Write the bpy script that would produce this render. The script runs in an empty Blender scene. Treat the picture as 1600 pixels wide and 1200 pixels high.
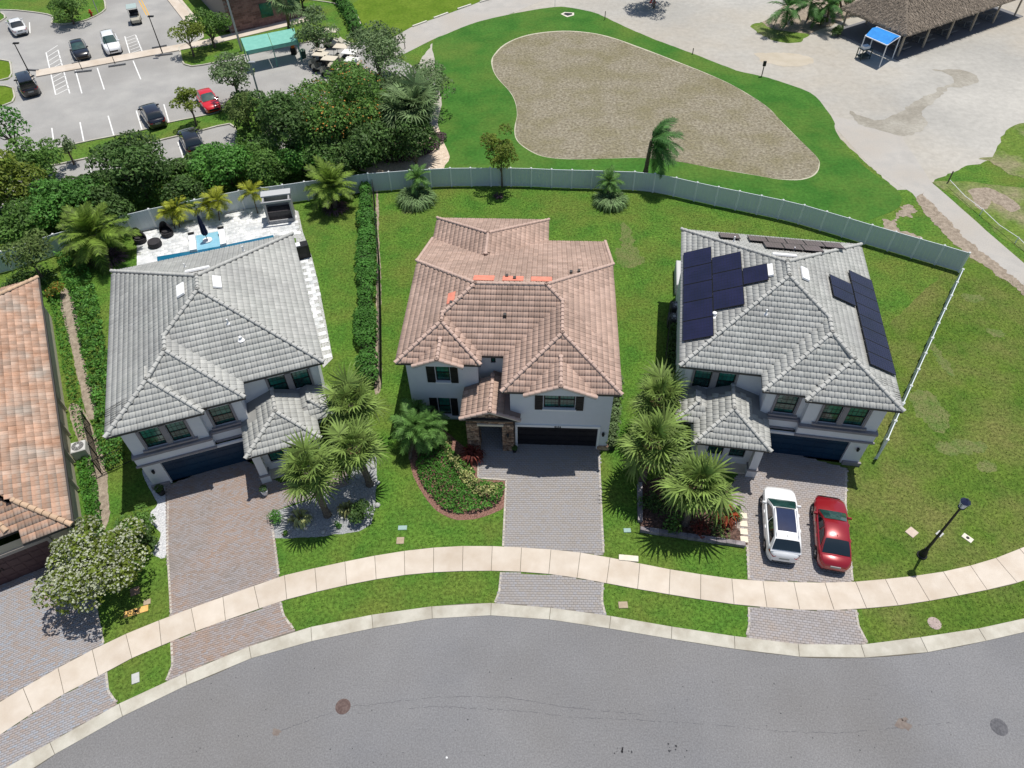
import bpy, bmesh, math, random
import numpy as np
from mathutils import Vector, Matrix
random.seed(7); RNG=np.random.default_rng(7)
S=bpy.context.scene; COL=S.collection
# ------------------------------------------------------------------ camera
FPX,CX,CY,CAMZ=1125.0,800.0,600.0,35.5
def _rot():
    d=np.array([(822-CX)/FPX,-(1620-CY)/FPX,-1.0]); d/=np.linalg.norm(d)
    up=-d; fw=np.array([0,0,-1.0]); yw=fw-up*fw.dot(up); yw/=np.linalg.norm(yw)
    return np.stack([np.cross(yw,up),yw,up])
ROT=_rot()
cd=bpy.data.cameras.new('camera'); cam=bpy.data.objects.new('camera',cd); COL.objects.link(cam)
M=Matrix([list(map(float,r)) for r in ROT]).to_4x4(); M.translation=(0,0,CAMZ); cam.matrix_world=M
cd.sensor_width=36; cd.lens=FPX/1600*36; cd.clip_start=0.5; cd.clip_end=2000; S.camera=cam
# ------------------------------------------------------------------ light
SUN=Vector((0.99,1.12,5.5)).normalized()
el=math.asin(SUN.z); az=math.atan2(SUN.x,SUN.y)
W=bpy.data.worlds.new('World'); S.world=W; W.use_nodes=True
nt=W.node_tree; bg=nt.nodes['Background']; sk=nt.nodes.new('ShaderNodeTexSky'); sk.sky_type='NISHITA'
sk.sun_disc=False; sk.sun_elevation=el; sk.sun_rotation=az; nt.links.new(sk.outputs[0],bg.inputs[0]); bg.inputs[1].default_value=0.10
sl=bpy.data.lights.new('sun','SUN'); sl.energy=4.7; sl.angle=math.radians(0.55); sl.color=(1,0.955,0.88)
so=bpy.data.objects.new('sun',sl); COL.objects.link(so); so.rotation_euler=(-SUN).to_track_quat('-Z','Y').to_euler(); so.location=(0,0,60)
S.view_settings.view_transform='Standard'; S.view_settings.look='None'; S.view_settings.exposure=0.0; S.view_settings.gamma=1
S.render.engine='CYCLES'
# ------------------------------------------------------------------ helpers
def G(x,y,z=0.0):
    "point of the photograph -> place in the world at height z"
    d=ROT@np.array([(x-CX)/FPX,-(y-CY)/FPX,-1.0]); t=(z-CAMZ)/d[2]
    return Vector((float(d[0]*t),float(d[1]*t),z))
def GP(pts,z=0.0): return [G(x,y,z) for x,y in pts]
MATS={}
def mat(name,c1,c2=None,scale=3.0,rough=0.8,c3=None,s3=0.3,bump=0.0,bscale=30,tint=0.0,metal=0.0,spec=0.3,fine=0.0,trans=0.0,fscale=40,coat=0.0,tcol=None,detail=5,emit=0):
    if name in MATS: return MATS[name]
    m=bpy.data.materials.new(name); m.use_nodes=True; n=m.node_tree; N=n.nodes; L=n.links; b=N['Principled BSDF']
    c2=c2 or c1; tc=N.new('ShaderNodeTexCoord')
    def noise(s,d=4,r=0.55):
        q=N.new('ShaderNodeTexNoise'); q.inputs['Scale'].default_value=s; q.inputs['Detail'].default_value=d; q.inputs['Roughness'].default_value=r
        L.new(tc.outputs['Object'],q.inputs['Vector']); return q
    def mix(f,a,bb,mode='MIX'):
        q=N.new('ShaderNodeMix'); q.data_type='RGBA'; q.blend_type=mode
        if isinstance(f,(int,float)): q.inputs[0].default_value=f
        else: L.new(f,q.inputs[0])
        for i,v in ((6,a),(7,bb)):
            if isinstance(v,tuple): q.inputs[i].default_value=(*v,1)
            else: L.new(v,q.inputs[i])
        return q.outputs[2]
    def sharp(o,lo,hi):
        q=N.new('ShaderNodeMapRange'); q.inputs[1].default_value=lo; q.inputs[2].default_value=hi; L.new(o,q.inputs[0]); return q.outputs[0]
    col=c1
    if c2!=c1: col=mix(sharp(noise(scale,detail).outputs[0],.36,.64),c1,c2)
    if c3: col=mix(sharp(noise(s3,4,.6).outputs[0],.42,.68),col,c3)
    if tint:
        a=N.new('ShaderNodeAttribute'); a.attribute_name='tint'
        q=N.new('ShaderNodeMapRange'); q.inputs[3].default_value=1-tint; q.inputs[4].default_value=1+tint; L.new(a.outputs['Fac'],q.inputs[0])
        if tcol: col=mix(a.outputs['Fac'],col,tcol)
        cc=N.new('ShaderNodeCombineColor'); [L.new(q.outputs[0],cc.inputs[i]) for i in range(3)]
        col=mix(1.0,col,cc.outputs[0],'MULTIPLY')
    if fine:
        q=N.new('ShaderNodeMapRange'); q.inputs[1].default_value=.3; q.inputs[2].default_value=.7; q.inputs[3].default_value=1-fine; q.inputs[4].default_value=1+fine
        L.new(noise(fscale,3,.7).outputs[0],q.inputs[0]); cc=N.new('ShaderNodeCombineColor'); [L.new(q.outputs[0],cc.inputs[i]) for i in range(3)]
        col=mix(1.0,col,cc.outputs[0],'MULTIPLY')
    if isinstance(col,tuple): b.inputs['Base Color'].default_value=(*col,1)
    else: L.new(col,b.inputs['Base Color'])
    b.inputs['Roughness'].default_value=rough; b.inputs['Metallic'].default_value=metal; b.inputs['Specular IOR Level'].default_value=spec
    if coat: b.inputs['Coat Weight'].default_value=coat; b.inputs['Coat Roughness'].default_value=.05
    if bump:
        bp=N.new('ShaderNodeBump'); bp.inputs['Strength'].default_value=bump; bp.inputs['Distance'].default_value=.05
        L.new(noise(bscale,4,.6).outputs[0],bp.inputs['Height']); L.new(bp.outputs[0],b.inputs['Normal'])
    if trans:
        t=N.new('ShaderNodeBsdfTranslucent'); ms=N.new('ShaderNodeMixShader'); ms.inputs[0].default_value=trans
        if isinstance(col,tuple): t.inputs[0].default_value=(*col,1)
        else: L.new(col,t.inputs[0])
        L.new(b.outputs[0],ms.inputs[1]); L.new(t.outputs[0],ms.inputs[2]); L.new(ms.outputs[0],N['Material Output'].inputs[0])
    MATS[name]=m; return m
def tag(o,label=None,cat=None,group=None,kind=None):
    if label: o['label']=label
    if cat: o['category']=cat
    if group: o['group']=group
    if kind: o['kind']=kind
    return o
def thing(name,label,cat,loc=(0,0,0),rz=0.0,group=None):
    o=bpy.data.objects.new(name,None); COL.objects.link(o); o.location=loc; o.rotation_euler=(0,0,rz); o.empty_display_size=.3
    return tag(o,label,cat,group)
class MB:
    def __init__(s): s.v=[]; s.f=[]; s.t=[]
    def face(s,pts,t=.5):
        i=len(s.v); s.v+= [tuple(p) for p in pts]; s.f.append(tuple(range(i,i+len(pts)))); s.t.append(t)
    def add(s,vs,fs,t=.5):
        i=len(s.v); s.v+=[tuple(p) for p in vs]
        for f in fs: s.f.append(tuple(i+k for k in f)); s.t.append(t)
    def box(s,x0,x1,y0,y1,z0,z1,t=.5,bev=0.0):
        if bev:
            b=bev
            vs=[(x0,y0,z0),(x1,y0,z0),(x1,y1,z0),(x0,y1,z0),(x0,y0,z1-b),(x1,y0,z1-b),(x1,y1,z1-b),(x0,y1,z1-b),(x0+b,y0+b,z1),(x1-b,y0+b,z1),(x1-b,y1-b,z1),(x0+b,y1-b,z1)]
            fs=[(3,2,1,0),(0,1,5,4),(1,2,6,5),(2,3,7,6),(3,0,4,7),(4,5,9,8),(5,6,10,9),(6,7,11,10),(7,4,8,11),(8,9,10,11)]
        else:
            vs=[(x0,y0,z0),(x1,y0,z0),(x1,y1,z0),(x0,y1,z0),(x0,y0,z1),(x1,y0,z1),(x1,y1,z1),(x0,y1,z1)]
            fs=[(3,2,1,0),(0,1,5,4),(1,2,6,5),(2,3,7,6),(3,0,4,7),(4,5,6,7)]
        s.add(vs,fs,t)
    def prism(s,pts,z0,z1,t=.5):
        n=len(pts); a=[(p[0],p[1],z0) for p in pts]; b=[(p[0],p[1],z1) for p in pts]
        s.add(a+b,[tuple(range(n,2*n)),tuple(reversed(range(n)))]+[(i,(i+1)%n,n+(i+1)%n,n+i) for i in range(n)],t)
    def bar(s,p,q,w,h=None,t=.5,up=(0,0,1)):
        h=h or w; p=Vector(p); q=Vector(q); d=(q-p).normalized(); u=Vector(up)
        if abs(d.dot(u))>.99: u=Vector((0,1,0))
        a=d.cross(u).normalized(); c=a.cross(d).normalized(); a*=w/2; c*=h/2
        vs=[p-a-c,p+a-c,p+a+c,p-a+c,q-a-c,q+a-c,q+a+c,q-a+c]
        s.add(vs,[(3,2,1,0),(4,5,6,7),(0,1,5,4),(1,2,6,5),(2,3,7,6),(3,0,4,7)],t)
    def tube(s,pts,rad,n=8,t=.5,cap=True):
        pts=[Vector(p) for p in pts]; i0=len(s.v); m=len(pts)
        if isinstance(rad,(int,float)): rad=[rad]*m
        for k,p in enumerate(pts):
            d=(pts[min(k+1,m-1)]-pts[max(k-1,0)]).normalized(); u=Vector((0,0,1)) if abs(d.z)<.9 else Vector((1,0,0))
            a=d.cross(u).normalized(); c=d.cross(a)
            for j in range(n):
                an=2*math.pi*j/n; s.v.append(tuple(p+(a*math.cos(an)+c*math.sin(an))*rad[k]))
        for k in range(m-1):
            for j in range(n):
                s.f.append((i0+k*n+j,i0+k*n+(j+1)%n,i0+(k+1)*n+(j+1)%n,i0+(k+1)*n+j)); s.t.append(t)
        if cap:
            s.f.append(tuple(i0+j for j in range(n))); s.t.append(t); s.f.append(tuple(i0+(m-1)*n+j for j in reversed(range(n)))); s.t.append(t)
    def lathe(s,prof,n=16,c=(0,0),t=.5):
        i0=len(s.v)
        for r,z in prof:
            for j in range(n):
                an=2*math.pi*j/n; s.v.append((c[0]+r*math.cos(an),c[1]+r*math.sin(an),z))
        for k in range(len(prof)-1):
            for j in range(n):
                s.f.append((i0+k*n+j,i0+k*n+(j+1)%n,i0+(k+1)*n+(j+1)%n,i0+(k+1)*n+j)); s.t.append(t)
        s.f.append(tuple(i0+(len(prof)-1)*n+j for j in range(n))); s.t.append(t)
    def sheet(s,pts,z,t=.5): s.face([(p[0],p[1],z) for p in pts],t)
    def mesh(s,name):
        me=bpy.data.meshes.new(name); me.from_pydata(s.v,[],s.f); a=me.attributes.new('tint','FLOAT','FACE'); a.data.foreach_set('value',s.t); me.update(); return me
    def build(s,name,m,parent=None,kind=None,smooth=False,label=None):
        return link(name,s.mesh(name),m,parent,kind,smooth,label)
def link(name,me,m,parent=None,kind=None,smooth=False,label=None):
    if m is not None and not me.materials: me.materials.append(m)
    if smooth: me.polygons.foreach_set('use_smooth',[True]*len(me.polygons))
    o=bpy.data.objects.new(name,me); COL.objects.link(o)
    if parent: o.parent=parent
    if kind: o['kind']=kind
    if label: o['label']=label
    return o
def npmesh(name,V,F,T):
    "numpy mesh: V (n,3), F (m,k)"
    me=bpy.data.meshes.new(name); m,k=F.shape
    me.vertices.add(len(V)); me.vertices.foreach_set('co',V.astype(np.float32).ravel())
    me.loops.add(m*k); me.loops.foreach_set('vertex_index',F.astype(np.int32).ravel())
    me.polygons.add(m); me.polygons.foreach_set('loop_start',np.arange(0,m*k,k,dtype=np.int32)); me.polygons.foreach_set('loop_total',np.full(m,k,dtype=np.int32))
    a=me.attributes.new('tint','FLOAT','FACE'); a.data.foreach_set('value',T.astype(np.float32)); me.update(calc_edges=True); return me
def inst(name,me,mw,parent,kind=None):
    o=bpy.data.objects.new(name,me); COL.objects.link(o); o.parent=parent; o.matrix_local=mw
    if kind: o['kind']=kind
    return o
def spline(pts,n=6,closed=True):
    "Catmull-Rom through 2-d points"
    P=[np.array(p[:2],float) for p in pts]; out=[]; m=len(P); rng=range(m) if closed else range(m-1)
    for i in rng:
        if closed: a,b,c,d=P[i-1],P[i],P[(i+1)%m],P[(i+2)%m]
        else: a,b,c,d=P[max(i-1,0)],P[i],P[i+1],P[min(i+2,m-1)]
        for k in range(n):
            t=k/n; out.append(.5*((2*b)+(-a+c)*t+(2*a-5*b+4*c-d)*t*t+(-a+3*b-3*c+d)*t**3))
    if not closed: out.append(P[-1])
    return [tuple(map(float,p)) for p in out]
def rough_edge(pts,amp=.08,step=.35,seed=1):
    "closed outline resampled with a ragged edge"
    r=random.Random(seed); out=[]; m=len(pts); w1=w2=0.0
    for i in range(m):
        a=Vector(pts[i][:2]); b=Vector(pts[(i+1)%m][:2]); L=(b-a).length; k=max(1,int(L/step))
        if L<1e-6: continue
        nrm=Vector((-(b-a).y,(b-a).x)).normalized()
        for j in range(k):
            w1=w1*.88+r.gauss(0,amp*.42); w2=w2*.5+r.gauss(0,amp*.3); out.append(tuple(a+(b-a)*j/k+nrm*(w1+w2)))
    return out
def inpoly(X,Y,poly):
    c=np.zeros(X.shape,bool); n=len(poly); j=n-1
    for i in range(n):
        xi,yi=poly[i][0],poly[i][1]; xj,yj=poly[j][0],poly[j][1]
        if yi!=yj:
            q=((yi>Y)!=(yj>Y))&(X<(xj-xi)*(Y-yi)/(yj-yi)+xi); c^=q
        j=i
    return c
def ground(name,pts,z,m,kind='structure',edge=0.0,step=.35,seed=1):
    p=[(v[0],v[1]) for v in pts]
    if edge: p=rough_edge(p,edge,step,seed)
    b=MB(); b.sheet(p,z); o=b.build(name,m); o['kind']=kind; return o
# ------------------------------------------------------------------ materials
A_street=mat('street_asphalt',(.185,.186,.194),(.225,.224,.228),.16,.9,c3=(.178,.173,.170),s3=.07,bump=.5,bscale=50,fine=.24,fscale=13,detail=9)
A_lot=mat('lot_asphalt',(.30,.295,.285),(.36,.352,.335),.35,.9,c3=(.27,.262,.25),s3=.1,fine=.10,fscale=9)
M_walk=mat('sidewalk_concrete',(.54,.475,.40),(.585,.52,.445),1.2,.85,c3=(.48,.405,.325),s3=.5,tint=.05,fine=.05,bump=.15,bscale=40)
M_kerb=mat('kerb_concrete',(.45,.43,.365),(.51,.485,.42),2,.85,c3=(.36,.33,.27),s3=.8,tint=.06,fine=.08)
M_path=mat('path_concrete',(.36,.345,.32),(.41,.39,.36),.8,.9,c3=(.38,.35,.31),s3=.2,fine=.08,fscale=12)
M_lawn=mat('lawn_turf',(.056,.14,.020),(.094,.178,.026),.55,.95,c3=(.115,.155,.030),s3=.22,fine=.5,fscale=5.5,bump=.6,bscale=9,spec=.1,detail=7)
M_fair=mat('fairway_turf',(.036,.12,.018),(.055,.15,.024),.35,.95,c3=(.09,.155,.028),s3=.16,fine=.25,fscale=3.5,bump=.4,bscale=6,spec=.1)
M_dorm=mat('dormant_turf',(.185,.16,.115),(.27,.245,.185),3.2,.95,c3=(.185,.165,.10),s3=.25,fine=.42,fscale=4.2,bump=.4,bscale=6,spec=.1,detail=8)
M_sand=mat('sandy_lot',(.34,.33,.305),(.43,.415,.38),.08,.95,c3=(.37,.335,.28),s3=.05,fine=.10,fscale=1.6,spec=.1,detail=8)
M_mud=mat('damp_sand',(.26,.24,.20),(.35,.33,.285),.35,.95,fine=.15,fscale=3)
M_mulch=mat('red_mulch',(.15,.075,.055),(.27,.15,.12),9,.95,fine=.4,fscale=18,bump=.8,bscale=20)
M_dmulch=mat('dark_mulch',(.05,.03,.025),(.16,.095,.075),6,.95,fine=.5,fscale=14,bump=.8,bscale=20)
M_soil=mat('dry_soil',(.21,.17,.13),(.33,.275,.215),3,.95,fine=.2,fscale=12)
M_ggrav=mat('grey_gravel',(.24,.25,.26),(.34,.35,.355),8,.9,fine=.35,fscale=16,bump=.8,bscale=16)
M_wgrav=mat('white_gravel',(.44,.45,.47),(.60,.60,.61),8,.9,fine=.35,fscale=14,bump=.8,bscale=14)
M_wallC=mat('pale_grey_stucco',(.60,.625,.66),(.63,.65,.685),2,.9,fine=.03,fscale=30,bump=.1,bscale=60)
M_wallG=mat('white_stucco',(.66,.665,.685),(.69,.695,.71),2,.9,fine=.03,fscale=30,bump=.1,bscale=60)
M_wallN=mat('beige_stucco',(.44,.40,.31),(.48,.435,.34),2,.9,fine=.04)
M_trimG=mat('mauve_grey_trim',(.24,.225,.235),(.27,.25,.26),3,.8)
M_white=mat('white_paint',(.78,.78,.78),None,rough=.5)
M_fascia=mat('dark_fascia',(.055,.052,.05),None,rough=.6)
M_bronze=mat('bronze_frame',(.012,.012,.014),None,rough=.4)
M_glass=mat('teal_glass',(.010,.075,.062),(.020,.16,.125),1.3,.12,c3=(.005,.02,.02),s3=.7,spec=.6,coat=.6)
M_glassT=mat('teal_glass_painted_lit_blind',(.012,.12,.095),(.035,.24,.18),1.8,.15,c3=(.01,.05,.045),s3=.9,spec=.5,coat=.5)  # opaque upper pane: the lit blind behind is painted into the brighter teal
M_black=mat('black_paint',(.012,.012,.013),(.02,.02,.021),3,.5)
M_gdC=mat('charcoal_garage_door',(.010,.010,.013),(.016,.015,.019),2,.45)
M_gdG=mat('navy_garage_door',(.006,.028,.062),(.009,.038,.078),.6,.4)
M_gdN=mat('plum_garage_door',(.07,.038,.042),(.085,.048,.05),2,.55)
M_tileC=mat('rose_clay_tile',(.42,.295,.235),(.49,.35,.285),.8,.9,c3=(.36,.255,.205),s3=.25,tint=.16,fine=.06,fscale=12)
M_tileG=mat('light_grey_tile',(.395,.40,.375),(.445,.445,.42),.8,.9,c3=(.35,.35,.335),s3=.25,tint=.10,fine=.05,fscale=12)
M_tileN=mat('blended_clay_tile',(.38,.225,.15),(.48,.32,.235),1.5,.9,c3=(.37,.31,.26),s3=.6,tint=.26,fine=.05,fscale=12)
M_capC=mat('rose_ridge_tile',(.45,.325,.27),(.50,.37,.31),3,.9,tint=.08)
M_capG=mat('grey_ridge_tile',(.40,.40,.38),(.45,.45,.425),3,.9,tint=.08)
M_capN=mat('sand_ridge_tile',(.47,.33,.22),(.54,.39,.27),3,.9,tint=.1)
M_mortar=mat('ridge_mortar',(.56,.52,.46),None,rough=.95)
M_patch=mat('orange_underlay',(.60,.20,.14),(.68,.26,.18),3,.9)
M_vinyl=mat('white_vinyl',(.58,.635,.66),(.61,.665,.69),.7,.45,tint=.03,fine=.02)
M_vent=mat('white_vent',(.80,.80,.80),None,rough=.5)
M_solar=mat('solar_cells',(.007,.007,.028),(.012,.011,.042),.9,.28,spec=.5,coat=.25,tint=.1)
M_sframe=mat('solar_frame',(.02,.02,.025),None,rough=.4,metal=.3)
M_bark=mat('brown_bark',(.10,.075,.055),(.19,.15,.115),5,.95,bump=.6,bscale=14)
M_pbark=mat('palm_bark',(.17,.14,.11),(.10,.075,.06),7,.95,bump=.8,bscale=16)
def leafm(name,c,t=.45,tc=None,tr=.32): return mat(name,tuple(k*1.1 for k in c),tuple(k*1.6 for k in c),1.1,.6,tint=t,trans=tr,spec=.25,tcol=tc)
L_dark=leafm('dark_leaf',(.055,.105,.026),.6); L_mid=leafm('mid_leaf',(.078,.155,.030),.55); L_bright=leafm('bright_leaf',(.058,.16,.026))
L_olive=leafm('olive_leaf',(.095,.14,.038)); L_yel=leafm('yellow_green_leaf',(.12,.16,.022)); L_hedge=leafm('hedge_leaf',(.068,.175,.030),.55)
L_grayg=leafm('grey_green_leaf',(.11,.165,.068)); L_orange=leafm('orange_blossom',(.32,.14,.025)); L_blossom=leafm('white_blossom',(.34,.36,.26),.4)
L_fan=leafm('fan_palm_frond',(.12,.175,.042),.6); L_feather=leafm('feather_palm_frond',(.11,.17,.026),.55); L_gold=leafm('golden_palm_frond',(.20,.225,.022),.5)
L_coco=leafm('coconut_frond',(.05,.125,.03),.4); L_robel=leafm('dwarf_palm_frond',(.075,.155,.035),.5); L_dead=leafm('dry_frond',(.33,.24,.13),.3)
L_strap=leafm('blue_green_strap_leaf',(.12,.19,.075),.5); L_var=leafm('variegated_leaf',(.29,.30,.12),.5); L_red=leafm('red_cordyline_leaf',(.12,.028,.02),.5)
L_gcover=leafm('ground_cover_leaf',(.06,.165,.024),.5); L_purple=leafm('purple_leaf',(.10,.06,.075),.5)
# ------------------------------------------------------------------ ground
ground('ground',[(-500,-300),(500,-300),(500,700),(-500,700)],0.0,M_lawn)
ground('right_lawn',GP([(1330,560),(1420,480),(1500,400),(1520,400),(1600,455),(1750,560),(2300,600),(2100,900),(1600,1000),(1355,1012),(1340,960),(1331,905),(1322,790),(1322,735)]),.0015,mat('dry_lawn_turf',(.065,.125,.018),(.10,.155,.024),.5,.95,c3=(.14,.15,.045),s3=.24,fine=.5,fscale=5.5,bump=.6,bscale=9,spec=.1,detail=7),edge=.1)
KU=[(-160,1300),(-60,1240),(20,1198),(100,1148),(183,1102),(250,1071),(333,1033),(400,1007),(460,987),(538,969),(630,954),(717,944),(773,943),(830,947),(900,955.5),(950,962.5),(992.5,970),(1087,986),(1187,1000),(1250,1007.5),(1282,1009),(1355,1007.5),(1450,994.5),(1550,979),(1600,967.5),(1700,940),(1820,900)]
KL=[(-130,1318),(-25,1250),(58,1198),(110,1163),(187,1122),(252,1087),(333,1055),(400,1026),(483,1003),(567,985),(650,970),(733,962),(817,964),(900,974),(992,989),(1087,1005),(1187,1019.5),(1230,1024),(1282,1028.5),(1387,1026),(1475,1015),(1600,988),(1710,960),(1830,922)]
WU=[(-140,1172),(-60,1135),(0,1097),(67,1058),(113,1032),(163,1007),(213,984),(267,963),(323,942),(387,920),(435,902),(530,880),(620,863),(710,854),(797,855),(900,863),(995,880),(1057,892),(1145,905),(1182,908),(1300,911),(1387,905),(1472,894),(1542,877),(1600,855),(1700,815),(1800,770)]
WL=[(-120,1222),(-50,1180),(0,1149),(77,1098),(125,1072),(173,1047),(218,1023),(268,1003),(323,980),(388,958),(438,940),(530,917),(623,900),(710,893),(797,893),(880,900),(992,920),(1057,931),(1146,944.5),(1232,952),(1275,954),(1322,953),(1407,946),(1492,932),(1575,915),(1600,907),(1710,870),(1820,825)]
kl=spline(GP(KL),4,False); ku=spline(GP(KU),4,False); wu=spline(GP(WU),4,False); wl=spline(GP(WL),4,False)
ground('street',[(kl[0][0]-30,kl[0][1]-30)]+kl+[(kl[-1][0]+30,kl[-1][1]+6),(90,-60),(-80,-60)],0.004,A_street)
def resample(pl,step):
    P=[Vector(p) for p in pl]; out=[P[0].copy()]; acc=0
    for a,b in zip(P,P[1:]):
        L=(b-a).length; d=step-acc
        while d<=L: out.append(a+(b-a)*d/L); d+=step
        acc=(acc+L)%step
    return out
def nearest(pl,p):
    best=None
    for a,b in zip(pl,pl[1:]):
        a=Vector(a);b=Vector(b); t=max(0,min(1,(p-a).dot(b-a)/max((b-a).length_squared,1e-9))); q=a+(b-a)*t; d=(q-p).length
        if best is None or d<best[0]: best=(d,q)
    return best[1]
def strip(name,piece,A,B,step,m,z0,z1,gap=.012,lip=None):
    root=MB(); root.sheet(list(A)+list(reversed(B)),z0); r=root.build(name,mat('joint_dirt',(.13,.115,.09),None,rough=.95)); r['kind']='structure'
    pts=resample(A,step)
    for i in range(len(pts)-1):
        a,b=pts[i],pts[i+1]; mid=(a+b)/2; c=nearest(B,b); d=nearest(B,a)
        u=(b-a).normalized(); v=(c-b).normalized()
        q=[a+u*gap,b-u*gap,c-u*gap,d+u*gap]
        bx=MB(); n=4; zz=z1+random.uniform(-.004,.004)
        tops=[zz,zz,(lip if lip is not None else zz),(lip if lip is not None else zz)]
        vs=[(p.x,p.y,z0) for p in q]+[(p.x,p.y,t-.008) for p,t in zip(q,tops)]
        ce=sum(q,Vector((0,0)))/4; q2=[p+(ce-p).normalized()*.025 for p in q]
        vs+=[(p.x,p.y,t) for p,t in zip(q2,tops)]
        fs=[(0,1,5,4),(1,2,6,5),(2,3,7,6),(3,0,4,7),(4,5,9,8),(5,6,10,9),(6,7,11,10),(7,4,8,11),(8,9,10,11)]
        if Vector((q[1]-q[0])).cross(q[2]-q[1])<0: fs=[tuple(reversed(f)) for f in fs]
        bx.add(vs,fs,random.random()); bx.build(piece,m,r)
    return r
strip('sidewalk','slab',wu,wl,1.62,M_walk,0.02,0.05)
strip('kerb','kerb_stone',ku,kl,3.1,M_kerb,0.016,0.07,lip=0.028)
# road marks of wear: crack, patches
for (cx_,cy_,a_,b_,s_) in ((978,368,.5,2.0,1),(985,400,.9,1.2,2),(1520,464,.7,.4,3),(1542,728,.6,.5,4),(1500,700,1.6,.7,5),(1450,640,1.0,1.8,6),(1556,520,.5,.4,7),(1470,560,.4,1.6,8),(640,330,.5,.3,9),(690,350,.4,.3,10)):
    c_=G(cx_,cy_); ground('worn_patch',[(c_.x+math.cos(t_)*a_,c_.y+math.sin(t_)*b_) for t_ in [k*math.pi/12 for k in range(24)]],.0025+.003*(s_%2),mat('worn_turf',(.125,.15,.045),(.15,.16,.06),3,.95,c3=(.09,.15,.03),s3=1.2,fine=.4,fscale=9),edge=.16,step=.12,seed=s_)
crk=MB(); r=random.Random(3)
def crack(pts,w,j,keep=1.0):
    p=resample(spline(GP(pts),5,False),.16); q=[v+Vector((r.gauss(0,j),r.gauss(0,j))) for v in p]
    for a,b in zip(q,q[1:]):
        if r.random()>keep: continue
        d=(b-a).normalized(); n_=Vector((-d.y,d.x))*w*r.uniform(.4,1.3)
        crk.face([(*(a-n_),.0085),(*(b-n_),.0085),(*(b+n_),.0085),(*(a+n_),.0085)])
crack([(437,1143),(470,1130),(520,1112),(545,1104),(620,1096),(700,1089),(790,1090),(880,1104),(960,1112),(1010,1117)],.009,.02,.85)
crack([(640,1107),(690,1104),(740,1107),(800,1110),(900,1120),(1000,1125),(1120,1133),(1200,1141),(1300,1145),(1380,1139),(1412,1136),(1450,1132),(1490,1130)],.009,.02,.8)
crk.build('road_crack',mat('crack_dark',(.10,.10,.11),None,rough=.95),kind='structure')
for cx,cy,rx in ((432,1144,.22),(1410,1133,.36),(1413,1124,.15)):
    c=G(cx,cy); pts=[(c.x+math.cos(a)*rx*r.uniform(.6,1.3),c.y+math.sin(a)*rx*.7*r.uniform(.5,1.3)) for a in [k*math.pi/9 for k in range(18)]]
    ground('asphalt_patch',pts,.0125,mat('rusty_stain',(.16,.13,.115),(.20,.17,.15),6,.95))
sp=MB()
for _ in range(90):
    px,py=r.uniform(60,1590),r.uniform(1030,1198); c=G(px,py)
    if not inpoly(np.array([c.x]),np.array([c.y-.6]),[(-80,-60)]+kl+[(90,-60)])[0]: continue
    s_=r.uniform(.008,.035); sp.face([(c.x+math.cos(a)*s_*r.uniform(.6,1.2),c.y+math.sin(a)*s_*r.uniform(.6,1.2),.0125) for a in [k*1.05 for k in range(6)]])
for px,py,n_ in ((965,1172,7),(1050,1168,9),(985,1172,4)):
    for _ in range(n_):
        c=G(px+r.gauss(0,10),py+r.gauss(0,3)); s_=r.uniform(.02,.06); sp.face([(c.x+math.cos(a)*s_*r.uniform(.6,1.2),c.y+math.sin(a)*s_*r.uniform(.6,1.2),.0125) for a in [k*1.05 for k in range(6)]])
sp.build('tar_spots',mat('tar_spot',(.05,.05,.055),None,rough=.9),kind='stuff')
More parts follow.
